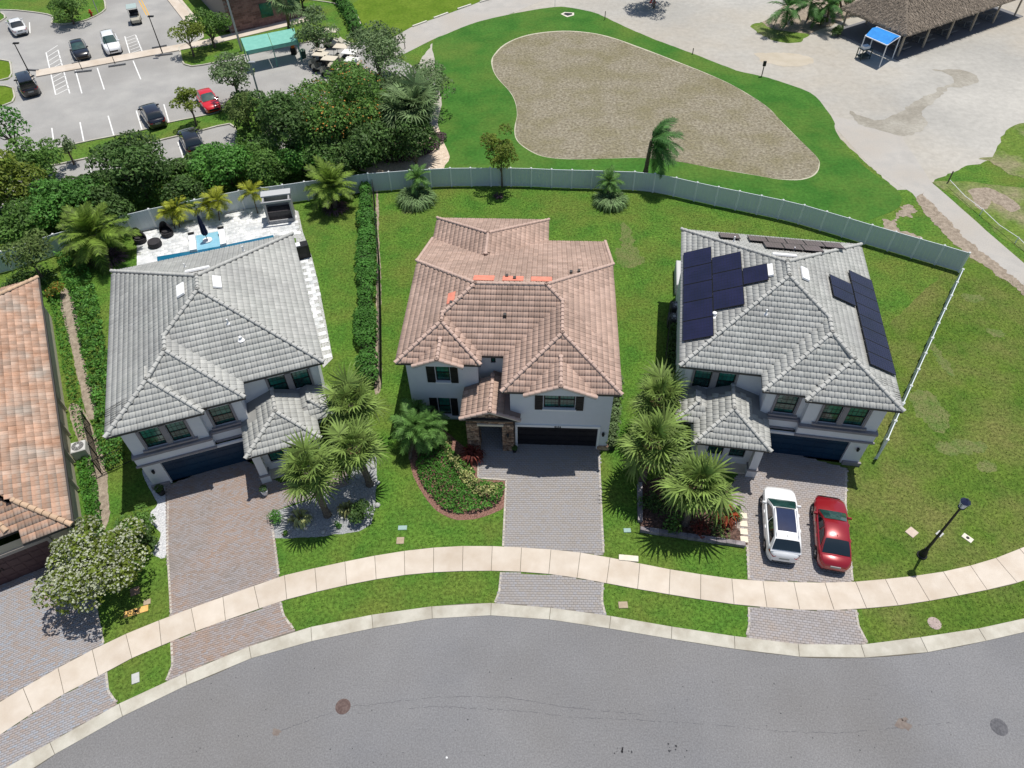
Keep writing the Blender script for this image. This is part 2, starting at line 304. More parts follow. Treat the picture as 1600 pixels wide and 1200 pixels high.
# ---- driveways with pavers
BED=mat('paver_sand',(.22,.20,.18),None,rough=.95)
def pavmat(name,a,b,t=.16,c3=None): return mat(name,a,tuple(k*1.1 for k in a),.5,.9,c3=c3,s3=.35,tint=t,tcol=b,fine=.06,fscale=25)
P_C=pavmat('grey_beige_paver',(.34,.31,.285),(.25,.245,.255),.18)
P_L=pavmat('rose_brown_paver',(.36,.26,.205),(.25,.235,.24),.2,c3=(.29,.255,.235))
P_R=pavmat('warm_grey_paver',(.38,.32,.28),(.29,.275,.28),.15,c3=(.32,.30,.295))
P_N=pavmat('blue_grey_paver',(.35,.305,.28),(.25,.27,.305),.16,c3=(.38,.29,.235))
M_bord=mat('paver_border',(.42,.385,.335),(.47,.43,.38),4,.9,tint=.1)
HARD=[]
def drive(outline,m,ang,w=.225,h=.115,sz=.004,border=True,name='driveway',bedm=None,full=False):
    o2=[(p.x,p.y) for p in outline]; HARD.append(o2)
    r_=ground(name,o2,sz+.004,bedm or BED)
    c,s=math.cos(ang),math.sin(ang); X=np.array([p[0]*c+p[1]*s for p in o2]); Y=np.array([-p[0]*s+p[1]*c for p in o2])
    rows=np.arange(Y.min(),Y.max(),h); L=[]
    for i,y in enumerate(rows):
        xs=np.arange(X.min()+(w/2 if i%2 else 0),X.max()+w,w); L.append(np.stack([xs,np.full(xs.shape,y+h/2)],1))
    P=np.concatenate(L); wx=P[:,0]*c-P[:,1]*s; wy=P[:,0]*s+P[:,1]*c; k=inpoly(wx,wy,o2)
    if full:
        for sx in (-1,1):
            for sy in (-1,1): k&=inpoly(wx+(sx*w*c-sy*h*s)*.42,wy+(sx*w*s+sy*h*c)*.42,o2)
    wx,wy=wx[k],wy[k]; n=len(wx)
    g=.006; a,b=w/2-g,h/2-g; tpl=np.array([(-a,-b,0),(a,-b,0),(a,b,0),(-a,b,0),(-a+.012,-b+.012,.01),(a-.012,-b+.012,.01),(a-.012,b-.012,.01),(-a+.012,b-.012,.01)])
    R2=np.array([[c,s,0],[-s,c,0],[0,0,1]]); T=tpl@R2
    zz=RNG.uniform(-.0025,.0025,n); V=T[None]+np.stack([wx,wy,sz+.022+zz],1)[:,None]
    f=np.array([(0,1,5,4),(1,2,6,5),(2,3,7,6),(3,0,4,7),(4,5,6,7)]); F=(f[None]+8*np.arange(n)[:,None,None]).reshape(-1,4)
    link('paver',npmesh('paver',V.reshape(-1,3),F,np.repeat(RNG.beta(1.6,1.6,n),5)),m,r_,kind='stuff')
    return r_
def edging(px,m=None,w=.11,parent=None,z=.034,name='border_paver'):
    "soldier course of pavers" 
    b=MB(); p=resample([(v.x,v.y) for v in GP(px)],.22)
    for a,c in zip(p,p[1:]):
        b.bar((a.x,a.y,z-.012),(c.x-(c-a).normalized().x*.012,c.y-(c-a).normalized().y*.012,z-.012),w,.024,random.random())
    return b.build(name,m or M_bord,parent or d,kind='stuff')
d=drive(GP([(752,640),(783,640),(786,690),(930,694),(937,706),(938,760),(943,868),(900,863),(840,858),(787,855.5),(791.5,750),(748,747),(749,704)]),P_C,-.03,.21,.14)
edging([(748,704),(747,747),(791,750),(786,855)],parent=d); edging([(936,712),(938,760),(943,868)],parent=d)
d=drive(GP([(783,894.5),(880,900.5),(942,911),(941,940),(945,961.5),(900,955.5),(830,947),(773,943),(780,925)]),P_C,-.03,.21,.14)
edging([(783,894.5),(780,925),(773,943)],parent=d); edging([(941.5,911),(940.5,940),(946,961)],parent=d)
d=drive(GP([(258,760),(378,715),(436,755),(540,728),(545,758),(422,800),(428,842),(436,901.5),(387,920),(323,942),(268,962.5),(262,862)]),P_L,.31)
edging([(263,775),(262,862),(268,962)],parent=d); edging([(422,800),(428,842),(436,901)],parent=d); edging([(440,764),(500,748),(535,735)],mat('light_border',(.6,.58,.53),None),.09,d)
d=drive(GP([(268.5,1003.5),(323,980.5),(388,958.5),(438,940.5),(443,962),(461,986.5),(400,1006.5),(333,1032.5),(260,1066.5),(270,1040)]),P_L,.31)
d=drive(GP([(-170,960),(0,866),(60,838),(110,815),(140,860),(150,950),(162.5,1006.5),(113,1031.5),(67,1057.5),(0,1096.5),(-60,1134),(-140,1170)]),P_N,.42)
d=drive(GP([(0,1149.5),(77,1098.5),(125,1072.5),(166,1051),(169,1080),(184,1101.5),(100,1147.5),(20,1197.5),(-60,1239),(-160,1298),(-120,1222.5)]),P_N,.42)
d=drive(GP([(1150,745),(1204,700),(1324,732),(1321,790),(1332,909.5),(1300,910.5),(1182,907.5),(1170,906),(1168,852),(1134,795),(1140,765)]),P_R,-.18,.22,.14)
edging([(1322,737),(1321,790),(1332,909)],parent=d); edging([(1168,852),(1170,905)],parent=d)
d=drive(GP([(1170.5,948),(1232,952.5),(1275,954.5),(1322,953.5),(1337,952.5),(1341,978),(1356,1007.5),(1282,1009),(1250,1007.5),(1166,996.5),(1171,975)]),P_R,-.18,.22,.14)
edging([(1337,953),(1341,978),(1356,1007)],parent=d)
# ---- planting beds
def bed(name,px,m,z=.006,edge=.03): 
    o=GP(px) if not isinstance(px[0],Vector) else px; p=spline(o,4); HARD.append(p); return ground(name,p,z,m,edge=edge,step=.2)
bed('mulch_bed',[(640,722),(650,752),(675,792),(707,811),(740,812),(775,801),(790,788),(791,752),(747,748),(748,703),(728,700),(690,668),(660,655),(638,690)],M_mulch)
HARD.append([(p.x,p.y) for p in GP([(422,802),(500,777),(545,757),(590,710),(590,790),(580,825),(540,838),(427,842)])])
ground('gravel_bed',GP([(423,800),(500,777),(545,757),(560,700),(590,712),(589,760),(586,795),(580,818),(560,830),(500,838),(428,841)]),.0065,M_ggrav,edge=.04,step=.2)
bed('white_gravel_strip',[(262,768),(262,862),(243,868),(240,858),(249,845),(250,832),(243,824),(233,815),(235,800),(246,788),(236,770),(222,735),(240,742)],M_wgrav)
bed('mulch_strip',[(108,640),(130,640),(165,730),(172,800),(160,838),(148,790),(140,740)],M_soil,edge=.06)
bed('mulch_strip',[(95,460),(112,462),(132,560),(150,640),(138,650),(120,580)],M_soil,edge=.06)
bed('hedge_bed',[(588,300),(590,300),(594,400),(595,500),(594,600),(587,606),(588,500)],M_soil,.0062,edge=.05)
for px_ in ([(268,1004),(270,1040),(259,1066)],[(438,941),(443,962),(461,986)],[(166,1051),(169,1080),(184,1101)],[(110,815),(140,860),(150,950),(162,1006)],[(1170,949),(1171,975),(1166,996)]): edging(px_,name='border_paver')
# raised planter of the right house
pl_=GP([(999,757),(1000,829),(1169,853),(1169,790),(1140,760),(1100,745),(1060,735)]); ground('planter_soil',pl_,.02,M_dmulch); HARD.append([(p.x,p.y) for p in pl_])
# retaining edge of the planter: individual stones
pe=thing('planter_wall','low dark stone retaining edge around the palm planter of the solar roof house','wall',G(1000,829))
M_pst=mat('planter_stone',(.17,.155,.165),(.30,.27,.28),3,.9,tint=.3,fine=.2,fscale=10)
r=random.Random(5)
for line in ([(999,757),(1000,829)],[(1000,829),(1080,841),(1170,854)]):
    p=resample([(v.x,v.y) for v in GP(line)],.52)
    for a,c in zip(p,p[1:]):
        b=MB(); dd=(c-a)*.97; b.bar((a.x-pe.location.x,a.y-pe.location.y,.13+r.uniform(-.01,.01)),(a.x+dd.x-pe.location.x,a.y+dd.y-pe.location.y,.13),.27+r.uniform(-.02,.02),.26,r.random()); b.build('stone',M_pst,pe)
# stepping pads
for i,(x,y) in enumerate(((1161,806.5),(1161.5,819),(1162,831.5),(1162.5,843.5))):
    c=G(x,y); b=MB(); b.box(-.21,.21,-.19,.19,0,.06,bev=.012); o=b.build('stepping_stone',mat('cream_slab',(.68,.60,.48),(.72,.64,.53),3,.8)); o.location=(c.x,c.y,.02); o.rotation_euler.z=-.12
    tag(o,['square cream stepping stone nearest the small green plant by the driveway','second square cream stepping stone from the house beside the planter','third square cream stepping stone from the house beside the planter','square cream stepping stone nearest the sidewalk beside the planter'][i],'stepping stone','cream stepping stones beside the planter')
# ---- golf course behind the fence
outer=[(677,65),(700,52),(745,35),(800,22),(860,12),(890,12),(935,22),(1000,52),(1085,85),(1150,110),(1200,122),(1265,145),(1290,170),(1303,190),(1305,205),(1330,240),(1365,272),(1400,295),(1406,318),(1380,335),(1330,347),(1260,330),(1150,300),(1000,275),(860,270),(704,268),(703,245),(690,215),(683,190),(690,160),(682,130),(680,100)]
inner=[(771,90),(790,70),(825,56),(870,50),(910,51),(950,58),(1000,75),(1060,98),(1110,118),(1150,137),(1195,165),(1220,190),(1250,220),(1275,245),(1279,258),(1272,272),(1250,280),(1215,279),(1180,273),(1120,263),(1050,250),(1000,246),(950,247),(890,248),(850,244),(825,233),(808,218),(805,200),(809,180),(806,160),(797,143),(778,122),(770,105)]
ground('sandy_lot',GP([(640,120),(690,50),(800,20),(850,-60),(2300,-60),(2300,400),(1640,262),(1560,245),(1500,262),(1460,285),(1430,300),(1400,297),(1300,205),(1200,150),(900,60),(690,130),(700,250),(600,262),(590,200)]),.004,M_sand,edge=.18,step=.4)
ground('cart_path',GP([(590,72),(645,41),(735,9),(762,-2),(830,-40),(900,-30),(850,0),(800,21),(700,50),(660,70),(600,100)]),.0085,M_path,edge=.03,step=1)
ground('cart_path',GP([(1290,180),(1400,200),(1455,285),(1490,315),(1540,360),(1600,412),(1700,500),(1720,550),(1600,452),(1510,391),(1460,345),(1425,302),(1365,265),(1310,205)]),.0085,M_path,edge=.03,step=1)
ground('fairway',spline(GP(outer),4),.0125,M_fair,edge=.06,step=.5)
ground('green_collar',spline([tuple(Vector(p[:2])) for p in GP([(x+(x-1010)*.006,y+(y-170)*.012) for x,y in inner])],4),.0165,mat('dry_collar',(.42,.40,.30),(.48,.45,.35),2,.95,fine=.2,fscale=6))
ground('dormant_green',spline(GP(inner),4),.0205,M_dorm,edge=.05,step=.4)
ground('drain_surround',GP([(876,22),(882,19),(897,20),(897,24),(886,27)]),.0205,mat('pale_conc',(.6,.56,.48),None)); ground('drain_opening',GP([(880,22.3),(883,20.2),(894,20.8),(894,23),(887,25)]),.0245,M_black)
ground('mud_track',spline(GP([(1330,175),(1345,180),(1375,188),(1405,178),(1425,165),(1450,150),(1470,135),(1485,125),(1475,115),(1455,108),(1490,108),(1520,115),(1524,128),(1505,134),(1480,138),(1460,155),(1440,175),(1445,195),(1420,212),(1390,208),(1360,198),(1345,190)]),4),.0125,M_mud,edge=.25,step=.3)
ground('mud_patch',spline(GP([(1180,85),(1220,82),(1270,92),(1250,102),(1200,100)]),4),.0125,mat('tan_mud',(.40,.35,.27),(.46,.41,.33),.5,.95),edge=.25,step=.3)
M_rough=mat('rough_grass',(.085,.15,.025),(.13,.19,.035),.7,.95,c3=(.24,.21,.13),s3=.22,fine=.4,fscale=4,spec=.1,detail=8)
ground('rough_grass_patch',spline(GP([(1460,287),(1500,282),(1560,290),(1640,310),(1640,390),(1600,395),(1540,350),(1490,310)]),4),.0125,M_rough,edge=.25,step=.5)
ground('bare_soil_patch',spline(GP([(1515,300),(1540,292),(1570,305),(1590,322),(1580,330),(1560,318),(1545,312),(1540,325),(1525,322)]),4),.0165,M_soil,edge=.2,step=.4)
ground('rough_grass_patch',spline(GP([(1535,250),(1550,240),(1565,215),(1590,198),(1660,190),(1660,290),(1600,282),(1560,262)]),4),.0125,M_rough,edge=.35,step=.5)
ground('soil_strip',GP([(1440,300),(1470,335),(1515,375),(1560,415),(1620,465),(1612,470),(1550,420),(1500,385),(1455,345),(1430,310)]),.0118,M_soil,edge=.16,step=.15)
ground('soil_patch',spline(GP([(1382,345),(1400,340),(1418,322),(1428,335),(1410,345),(1400,352),(1420,362),(1440,374),(1410,368),(1385,355)]),4),.0128,M_soil,edge=.3,step=.12)
M_yl=mat('bright_grass',(.085,.15,.012),(.12,.185,.02),.4,.95,fine=.25,fscale=3,spec=.1)
ground('bright_lawn',GP([(560,0),(548,8),(590,80),(600,62),(645,41),(735,9),(760,-4),(700,-40),(560,-40)]),.0125,M_yl,edge=.05,step=.5)
ground('mulch_island',spline(GP([(1176,42),(1190,34),(1215,20),(1260,-20),(1350,-20),(1335,20),(1300,38),(1262,54),(1240,66),(1205,60)]),4),.0085,M_soil,edge=.2,step=.4)
ground('grass_edge',spline(GP([(1176,42),(1190,34),(1205,44),(1240,52),(1262,54),(1240,66),(1205,60)]),4),.0125,M_rough,edge=.3,step=.4)
ground('pebble_bed',spline(GP([(590,240),(600,205),(650,190),(690,205),(702,238),(702,258),(690,266),(600,272),(560,262)]),4),.0085,mat('tan_pebble',(.50,.40,.30),(.62,.52,.42),3,.95,fine=.3,fscale=9),edge=.1)
# ---- car park
ground('car_park',GP([(-260,60),(-200,-60),(300,-60),(266,0),(300,45),(380,40),(480,40),(560,60),(640,100),(690,140),(600,230),(480,260),(372,205),(372,240),(250,268),(140,305),(40,338),(-60,360),(-300,330)]),.0045,A_lot)
for pts in ([(35,243),(100,230),(140,221),(225,204),(262,193),(307,184),(345,174),(352,160),(372,148),(395,150),(430,170),(420,205),(400,221),(378,219),(370,212),(362,194),(310,206),(250,220),(200,233),(145,246),(90,258),(37,269),(-60,300),(-60,262)],
            [(0,16),(80,24),(80,36),(95,39),(130,34),(160,20),(165,10),(150,-8),(60,-10),(0,-10),(-200,0),(-200,60),(0,35)],
            [(-60,95),(10,95),(17,105),(12,125),(-60,125)],[(-60,140),(12,135),(22,145),(22,158),(5,166),(-60,185)],
            [(282,82),(290,103),(325,101),(360,92),(400,83),(440,75),(520,60),(560,70),(555,20),(480,0),(285,-6),(260,-20),(290,12),(305,33),(318,60),(283,72)]):
    p=spline(GP(pts),3); ground('grass_island',p,.0305,M_yl if len(pts)<7 else M_lawn,edge=.03); 
    kb=MB(); q=resample(p+[p[0]],1.2)
    for a,c in zip(q,q[1:]): kb.bar((a.x,a.y,.06),(c.x,c.y,.06),.16,.13)
    kb.build('island_kerb',M_kerb,kind='structure')
for a,b_,w_ in (((57,116),(237,83),9),((237,83),(330,66),8),((330,66),(480,30),8)):
    p0,p1=G(*a),G(*b_); bx=MB(); bx.bar((p0.x,p0.y,.06),(p1.x,p1.y,.06),1.7,.1); bx.build('footpath',M_walk,kind='structure')
p0,p1=G(268,-6),G(300,34); bx=MB(); bx.bar((p0.x,p0.y,.07),(p1.x,p1.y,.07),1.6,.1); bx.build('footpath',M_walk,kind='structure')
lines=MB()
def line(a,b_,w=.12): 
    p0,p1=G(*a),G(*b_); lines.bar((p0.x,p0.y,.009),(p1.x,p1.y,.009),w,.004)
for a,b_ in (((46,35),(47,52)),((81,200),(84,222)),((125,191),(131,221)),((169,181),(178,212)),((213,173),(222,203)),((256,163),(265,194)),((72,82),(87,148)),((91,79),(109,146)),((208,95),(220,124)),((212,55),(223,82)),((278,222),(288,250)),((195,57),(203,84)),((152,106),(163,140)),((118,110),(128,146)),((140,255),(142,270))): line(a,b_)
for k in range(11):
    t=k/10; a=(72+15*t,82+66*t); b_=(91+18*t,79+67*t+ -8); 
    if not .42<t<.55: line((a[0]+1,a[1]),(b_[0]-1,b_[1]),.09)
for k in range(6): line((196+2*k,60+4.5*k),(212+2*k,54+4.5*k),.08)
lines.build('parking_line',mat('white_line',(.72,.72,.70),None,rough=.8),kind='stuff')
yl=MB()
for a,b_ in (((217,1),(229,24)),((221,0),(233,24))):
    p0,p1=G(*a),G(*b_); yl.bar((p0.x,p0.y,.009),(p1.x,p1.y,.009),.12,.004)
yl.build('yellow_line',mat('yellow_line',(.62,.36,.06),None,rough=.8),kind='stuff')
# wheel stops
ws=[((450-337,101),(127,97)),((117,114),(144,111)),((170,105),(197,101)),((42,110),(61,111)),((238,76),(261,72)),((243,88),(270,85))]
for i,(a,b_) in enumerate(ws):
    p0,p1=G(*a),G(*b_); m_=(p0+p1)/2; b=MB(); dd=(p1-p0)/2; b.bar(-dd,dd,.16,.12); o=b.build('wheel_stop',mat('grey_stop',(.25,.25,.25),None)); o.location=(m_.x,m_.y,.13)
    tag(o,['wheel stop in front of the black hatchback','wheel stop on the near side of the path below the black hatchback','wheel stop on the near side of the path below the white roof rail car','wheel stop beside the boxy black car','wheel stop behind the middle black pole','wheel stop in front of the middle black pole'][i],'wheel stop','wheel stops in the car park')
for i,(a,b_) in enumerate((((645,42),(667,34)),((678,29),(700,21)),((715,15),(736,8)),((750,4),(768,-1)))):
    p0,p1=G(*a),G(*b_); m_=(p0+p1)/2; b=MB(); dd=(p1-p0)/2; b.bar(-dd,dd,.2,.14); o=b.build('kerb_block',mat('cream_block',(.62,.60,.52),None)); o.location=(m_.x,m_.y,.08)
    tag(o,'pale kerb block along the upper cart path, '+['nearest the trees','second from the trees','third from the trees','touching the top edge'][i],'kerb block','kerb blocks along the cart path')
# ------------------------------------------------------------------ roofs
SL=0.418
class Roof:
    def __init__(s,mx=None): s.faces=[]; s.mx=mx
    def X(s,x): return s.mx-x if s.mx is not None else x
    def face(s,poly,z0,p0,n,slope=SL):
        poly=[(s.X(x),y) for x,y in poly]; p0=(s.X(p0[0]),p0[1]); n=(-n[0] if s.mx is not None else n[0],n[1])
        L=math.hypot(*n); s.faces.append((poly,z0,p0,(n[0]/L,n[1]/L),slope))
    def hip(s,x0,x1,y0,y1,z,sides='fblr',slope=SL):
        w=(x1-x0)/2; d=(y1-y0)/2
        if w<=d: a=((x0+x1)/2,y0+w); b=((x0+x1)/2,y1-w); F=[(x0,y0),(x1,y0),a]; B=[(x1,y1),(x0,y1),b]; Lf=[(x0,y1),(x0,y0),a,b]; R=[(x1,y0),(x1,y1),b,a]
        else: a=(x0+d,(y0+y1)/2); b=(x1-d,(y0+y1)/2); F=[(x0,y0),(x1,y0),b,a]; B=[(x1,y1),(x0,y1),a,b]; Lf=[(x0,y1),(x0,y0),a]; R=[(x1,y0),(x1,y1),b]
        if 'f' in sides: s.face(F,z,(x0,y0),(0,1),slope)
        if 'b' in sides: s.face(B,z,(x0,y1),(0,-1),slope)
        if 'l' in sides: s.face(Lf,z,(x0,y0),(1,0),slope)
        if 'r' in sides: s.face(R,z,(x1,y0),(-1,0),slope)
    @staticmethod
    def h(f,x,y): return f[1]+f[4]*((x-f[2][0])*f[3][0]+(y-f[2][1])*f[3][1])
    def build(s,root,mtile,mdeck,stag=.5,w=.33,e=.36):
        deck=MB()
        for f in s.faces: deck.face([(x,y,s.h(f,x,y)-.035) for x,y in f[0]])
        for f in s.faces: deck.face([(x,y,s.h(f,x,y)-.10) for x,y in reversed(f[0])])
        deck.build('roof_deck',mdeck,root)
        prof=np.array([0,.035,.13,.165,.20,.295,.33])/.33; hh=np.array([-.024,.018,.018,.0,.018,.018,-.024])
        allM=[]
        for fi,f in enumerate(s.faces):
            n=np.array(f[3]); u=np.array([n[1],-n[0]]); p0=np.array(f[2]); P=np.array(f[0])-p0
            cu=P@u; cv=P@n; ep=e/math.sqrt(1+f[4]**2); nv=int(math.ceil(cv.max()/ep)); vals=[]
            for i in range(nv):
                xs=np.arange(cu.min()-(w*stag if i%2 else 0),cu.max()+w,w)+w/2
                vals.append(np.stack([xs,np.full(xs.shape,(i+.5)*ep)],1))
            Q=np.concatenate(vals); X=p0[0]+Q[:,0]*u[0]+Q[:,1]*n[0]; Y=p0[1]+Q[:,0]*u[1]+Q[:,1]*n[1]
            k=inpoly(X,Y,f[0]); Hh=s.h(f,X,Y)
            for gi,g in enumerate(s.faces):
                if gi!=fi: k&=~(inpoly(X,Y,g[0])&(s.h(g,X,Y)>Hh+.05))
            X,Y,Hh=X[k],Y[k],Hh[k]
            c3=np.array([n[0],n[1],f[4]]); c3/=np.linalg.norm(c3); u3=np.array([u[0],u[1],0.]); n3=np.cross(u3,c3); n3*=np.sign(n3[2])
            for x,y,z in zip(X,Y,Hh): allM.append((x,y,z,u3,c3,n3))
        # tile template in (u,v,n): lower lip raised
        def template(e):
            t=[]
            for pz,hz in zip(prof,hh): t.append(((pz-.5)*w,-e/2-.012,hz+.033))
            for pz,hz in zip(prof,hh): t.append(((pz-.5)*w,e/2,hz+.004))
            for pz,hz in zip(prof,hh): t.append(((pz-.5)*w,-e/2-.012,hz*.2-.012))
            return np.array(t)
        T=template(e); k=7; Fq=[(i,i+1,k+i+1,k+i) for i in range(6)]+[(2*k+i,2*k+i+1,i+1,i) for i in range(6)]; Fq=np.array(Fq)
        allM.sort(key=lambda a:(a[1]*1.0-a[2]*.3))
        near=allM[:300]; rest=allM[300:]
        vs=[]
        for v in range(6): vs.append(npmesh('roof_tile',T,Fq,np.full(12,(v+.5)/6))); vs[-1].materials.append(mtile)
        for a in near:
            m=Matrix(((a[3][0],a[4][0],a[5][0],a[0]),(a[3][1],a[4][1],a[5][1],a[1]),(a[3][2],a[4][2],a[5][2],a[2]),(0,0,0,1)))
            inst('roof_tile',random.choice(vs),m,root)
        C=np.array([[a[0],a[1],a[2]] for a in rest]); U=np.array([a[3] for a in rest]); V=np.array([a[4] for a in rest]); Nn=np.array([a[5] for a in rest]); n=len(rest)
        VV=C[:,None]+T[None,:,0,None]*U[:,None]+T[None,:,1,None]*V[:,None]+T[None,:,2,None]*Nn[:,None]
        VV+=RNG.normal(0,.002,(n,1,1))
        FF=(Fq[None]+21*np.arange(n)[:,None,None]).reshape(-1,4)
        link('roof_tile',npmesh('roof_tile',VV.reshape(-1,3),FF,np.repeat(RNG.beta(1.5,1.5,n),12)),mtile,root,kind='stuff')
    def caps(s,root,segs,mcap,rad=.105,step=.36):
        me=[]
        for v in range(4):
            b=MB(); n=7; A=[];B=[]
            for j in range(n):
                an=math.pi*(j/(n-1)); A.append((-step/2-.03,math.cos(an)*rad*1.12,math.sin(an)*rad*.95+.035)); B.append((step/2,math.cos(an)*rad*.9,math.sin(an)*rad*.75))
            b.add(A+B,[(j,j+1,n+j+1,n+j) for j in range(n-1)]+[tuple(range(n)),tuple(reversed(range(n,2*n)))],(v+.5)/4)
            m_=b.mesh('ridge_tile'); m_.materials.append(mcap); me.append(m_)
        mo=MB()
        for p,q in segs:
            p=Vector((s.X(p[0]),p[1],p[2])); q=Vector((s.X(q[0]),q[1],q[2])); 
            if p.z>q.z: p,q=q,p
            L=(q-p).length; d=(q-p)/L; k=max(1,round(L/step)); up=Vector((0,0,1)); y=up.cross(d).normalized(); z=d.cross(y)
            for i in range(k):
                c=p+d*(i+.5)*L/k+Vector((0,0,.03)); m=Matrix(((d.x,y.x,z.x,c.x),(d.y,y.y,z.y,c.y),(d.z,y.z,z.z,c.z),(0,0,0,1)))
                inst('ridge_tile',random.choice(me),m,root)
            mo.bar(p+Vector((0,0,.0)),q+Vector((0,0,.0)),.19,.07)
        mo.build('ridge_mortar',M_mortar,root)
        kn=MB()
        for p,q in segs:
            p=Vector((s.X(p[0]),p[1],p[2])); q=Vector((s.X(q[0]),q[1],q[2])); t=p if p.z>q.z else q
            kn.lathe([(.02,t.z+.06),(.15,t.z+.07),(.13,t.z+.14),(.03,t.z+.17)],8,(t.x,t.y))
        kn.build('ridge_end_cap',mcap,root)
def eaves(root,outline,z,m=None,mx=None,soff=.17):
    "fascia and soffit round a closed eave outline"
    o=[((mx-x) if mx is not None else x,y) for x,y in outline]; b=MB(); n=len(o)
    b.prism(o,z-soff,z-.035); return b.build('fascia',m or M_fascia,root)
# ------------------------------------------------------------------ walls and openings (local x along facade, -y is the front)
class Walls:
    def __init__(s,mx=None): s.b=MB(); s.mx=mx
    def X(s,x): return s.mx-x if s.mx is not None else x
    def wall(s,p,q,z0,z1,holes=(),rev=.14):
        "wall from p to q; holes (u0,u1,za,zb) along it; reveal goes inwards (left of p->q)"
        p=Vector(p); q=Vector(q); L=(q-p).length; d=(q-p)/L; n=Vector((-d.y,d.x))
        us=sorted({0,L}|{h[0] for h in holes}|{h[1] for h in holes}); zs=sorted({z0,z1}|{h[2] for h in holes}|{h[3] for h in holes})
        def pt(u,z,o=0): v=p+d*u+n*o; return (s.X(v.x),v.y,z)
        for a,b in zip(us,us[1:]):
            for c,e in zip(zs,zs[1:]):
                if any(h[0]<=(a+b)/2<=h[1] and h[2]<=(c+e)/2<=h[3] for h in holes): continue
                s.b.face([pt(a,c),pt(b,c),pt(b,e),pt(a,e)])
        for h in holes:
            a,b,c,e=h
            for P,Q in (((a,c),(a,e)),((a,e),(b,e)),((b,e),(b,c)),((b,c),(a,c))): s.b.face([pt(*P),pt(*Q),pt(*Q,rev),pt(*P,rev)])
    def poly(s,pts): s.b.face([(s.X(x),y,z) for x,y,z in pts])
def xbox(name,m,root,mx,boxes,**k):
    b=MB()
    for (x0,x1,y0,y1,z0,z1) in boxes:
        if mx is not None: x0,x1=mx-x1,mx-x0
        b.box(x0,x1,y0,y1,z0,z1,random.random(),**k)
    return b.build(name,m,root)
def window(root,mx,x0,x1,y,z0,z1,rows=4,cols=3,frame=M_bronze,glass=M_glass,sash=True,rev=.10):
    "window facing -y set back in the wall plane y"
    X=lambda a:(mx-a if mx is not None else a); a,b=sorted((X(x0),X(x1))); yy=y+rev; t=.055
    f=MB()
    for bx in ((a,a+t,z0,z1),(b-t,b,z0,z1),(a+t,b-t,z0,z0+t),(a+t,b-t,z1-t,z1)): f.box(bx[0],bx[1],yy-.03,yy+.03,bx[2],bx[3])
    if sash: f.box(a+t,b-t,yy-.035,yy+.02,(z0+z1)/2-.03,(z0+z1)/2+.03)
    w=f.build('window',frame,root)
    zm=(z0+z1)/2
    for za,zb in (((z0+t,zm-.03),(zm+.03,z1-t)) if sash else ((z0+t,z1-t),)):
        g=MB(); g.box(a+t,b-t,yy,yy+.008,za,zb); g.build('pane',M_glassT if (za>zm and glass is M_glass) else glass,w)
    mn=MB()
    for i in range(1,cols): x=a+(b-a)*i/cols; mn.box(x-.009,x+.009,yy-.012,yy-.002,z0+t,z1-t)
    for i in range(1,rows):
        if sash and i*2==rows: continue
        z=z0+(z1-z0)*i/rows; mn.box(a+t,b-t,yy-.010,yy-.003,z-.009,z+.009)
    mn.build('glazing_bar',frame,w)
    bl=MB(); bl.box(a+t,b-t,yy+.10,yy+.12,z0+(z1-z0)*.55,z1-t); bl.build('blind',mat('pale_blind',(.45,.5,.47),None,rough=.9),w)
    return w
def garage(root,mx,x0,x1,y,z1,m,rows=4,cols=8,z0=0.02,handle=False):
    X=lambda a:(mx-a if mx is not None else a); a,b=sorted((X(x0),X(x1))); g=MB(); hh=(z1-z0)/rows
    door=MB(); door.box(a,b,y+.04,y+.07,z0,z1); dr=door.build('garage_door',m,root)
    for i in range(rows):
        p=MB(); p.box(a+.01,b-.01,y,y+.04,z0+i*hh+.008,z0+(i+1)*hh-.008)
        for c in range(cols):
            w=(b-a)/cols; p.box(a+c*w+.07,a+(c+1)*w-.07,y-.018,y,z0+i*hh+.07,z0+(i+1)*hh-.07,bev=0)
        p.build('panel',m,dr)
    if handle:
        h=MB(); h.box((a+b)/2-.02,(a+b)/2+.02,y-.06,y-.02,1.1,1.35); h.box((a+b)/2+.12,(a+b)/2+.16,y-.06,y-.02,1.1,1.35); h.build('handle',M_black,dr)
    return dr
def sconce(root,x,y,z):
    b=MB(); b.box(x-.05,x+.05,y-.03,y,z-.1,z+.1); b.lathe([(.03,z-.16),(.07,z-.1),(.09,z+.1),(.02,z+.17)],8,(x,y-.1)); return b.build('wall_lamp',M_black,root)
def vents(root,lst,m=M_vent,name='roof_vent'):
    "low box vents lying on the slope: centre, axis directions in plan, slope"
    for (x,y,z,dx,dy,w,l,h) in lst:
        n=Vector((dx,dy,SL)).normalized(); u=Vector((dy,-dx,0)).normalized(); k=u.cross(n); k=k if k.z>0 else -k; c=Vector((x,y,z))
        b=MB(); vs=[]
        for sz,sc,lc in ((0.03,1,1),(h,.94,.97)):
            for a_,b_ in ((-1,-1),(1,-1),(1,1),(-1,1)): vs.append(c+u*a_*w/2*sc+n*b_*l/2*lc+k*sz)
        b.add(vs,[(0,1,5,4),(1,2,6,5),(2,3,7,6),(3,0,4,7),(4,5,6,7)]); b.build(name,m,root)
def pipe(root,x,y,z,r=.05,h=.35,m=M_vent):
    b=MB(); b.lathe([(r*2.6,z),(r*1.2,z+.08),(r,z+.1),(r,z+h)],10,(x,y)); b.build('vent_pipe',m,root)
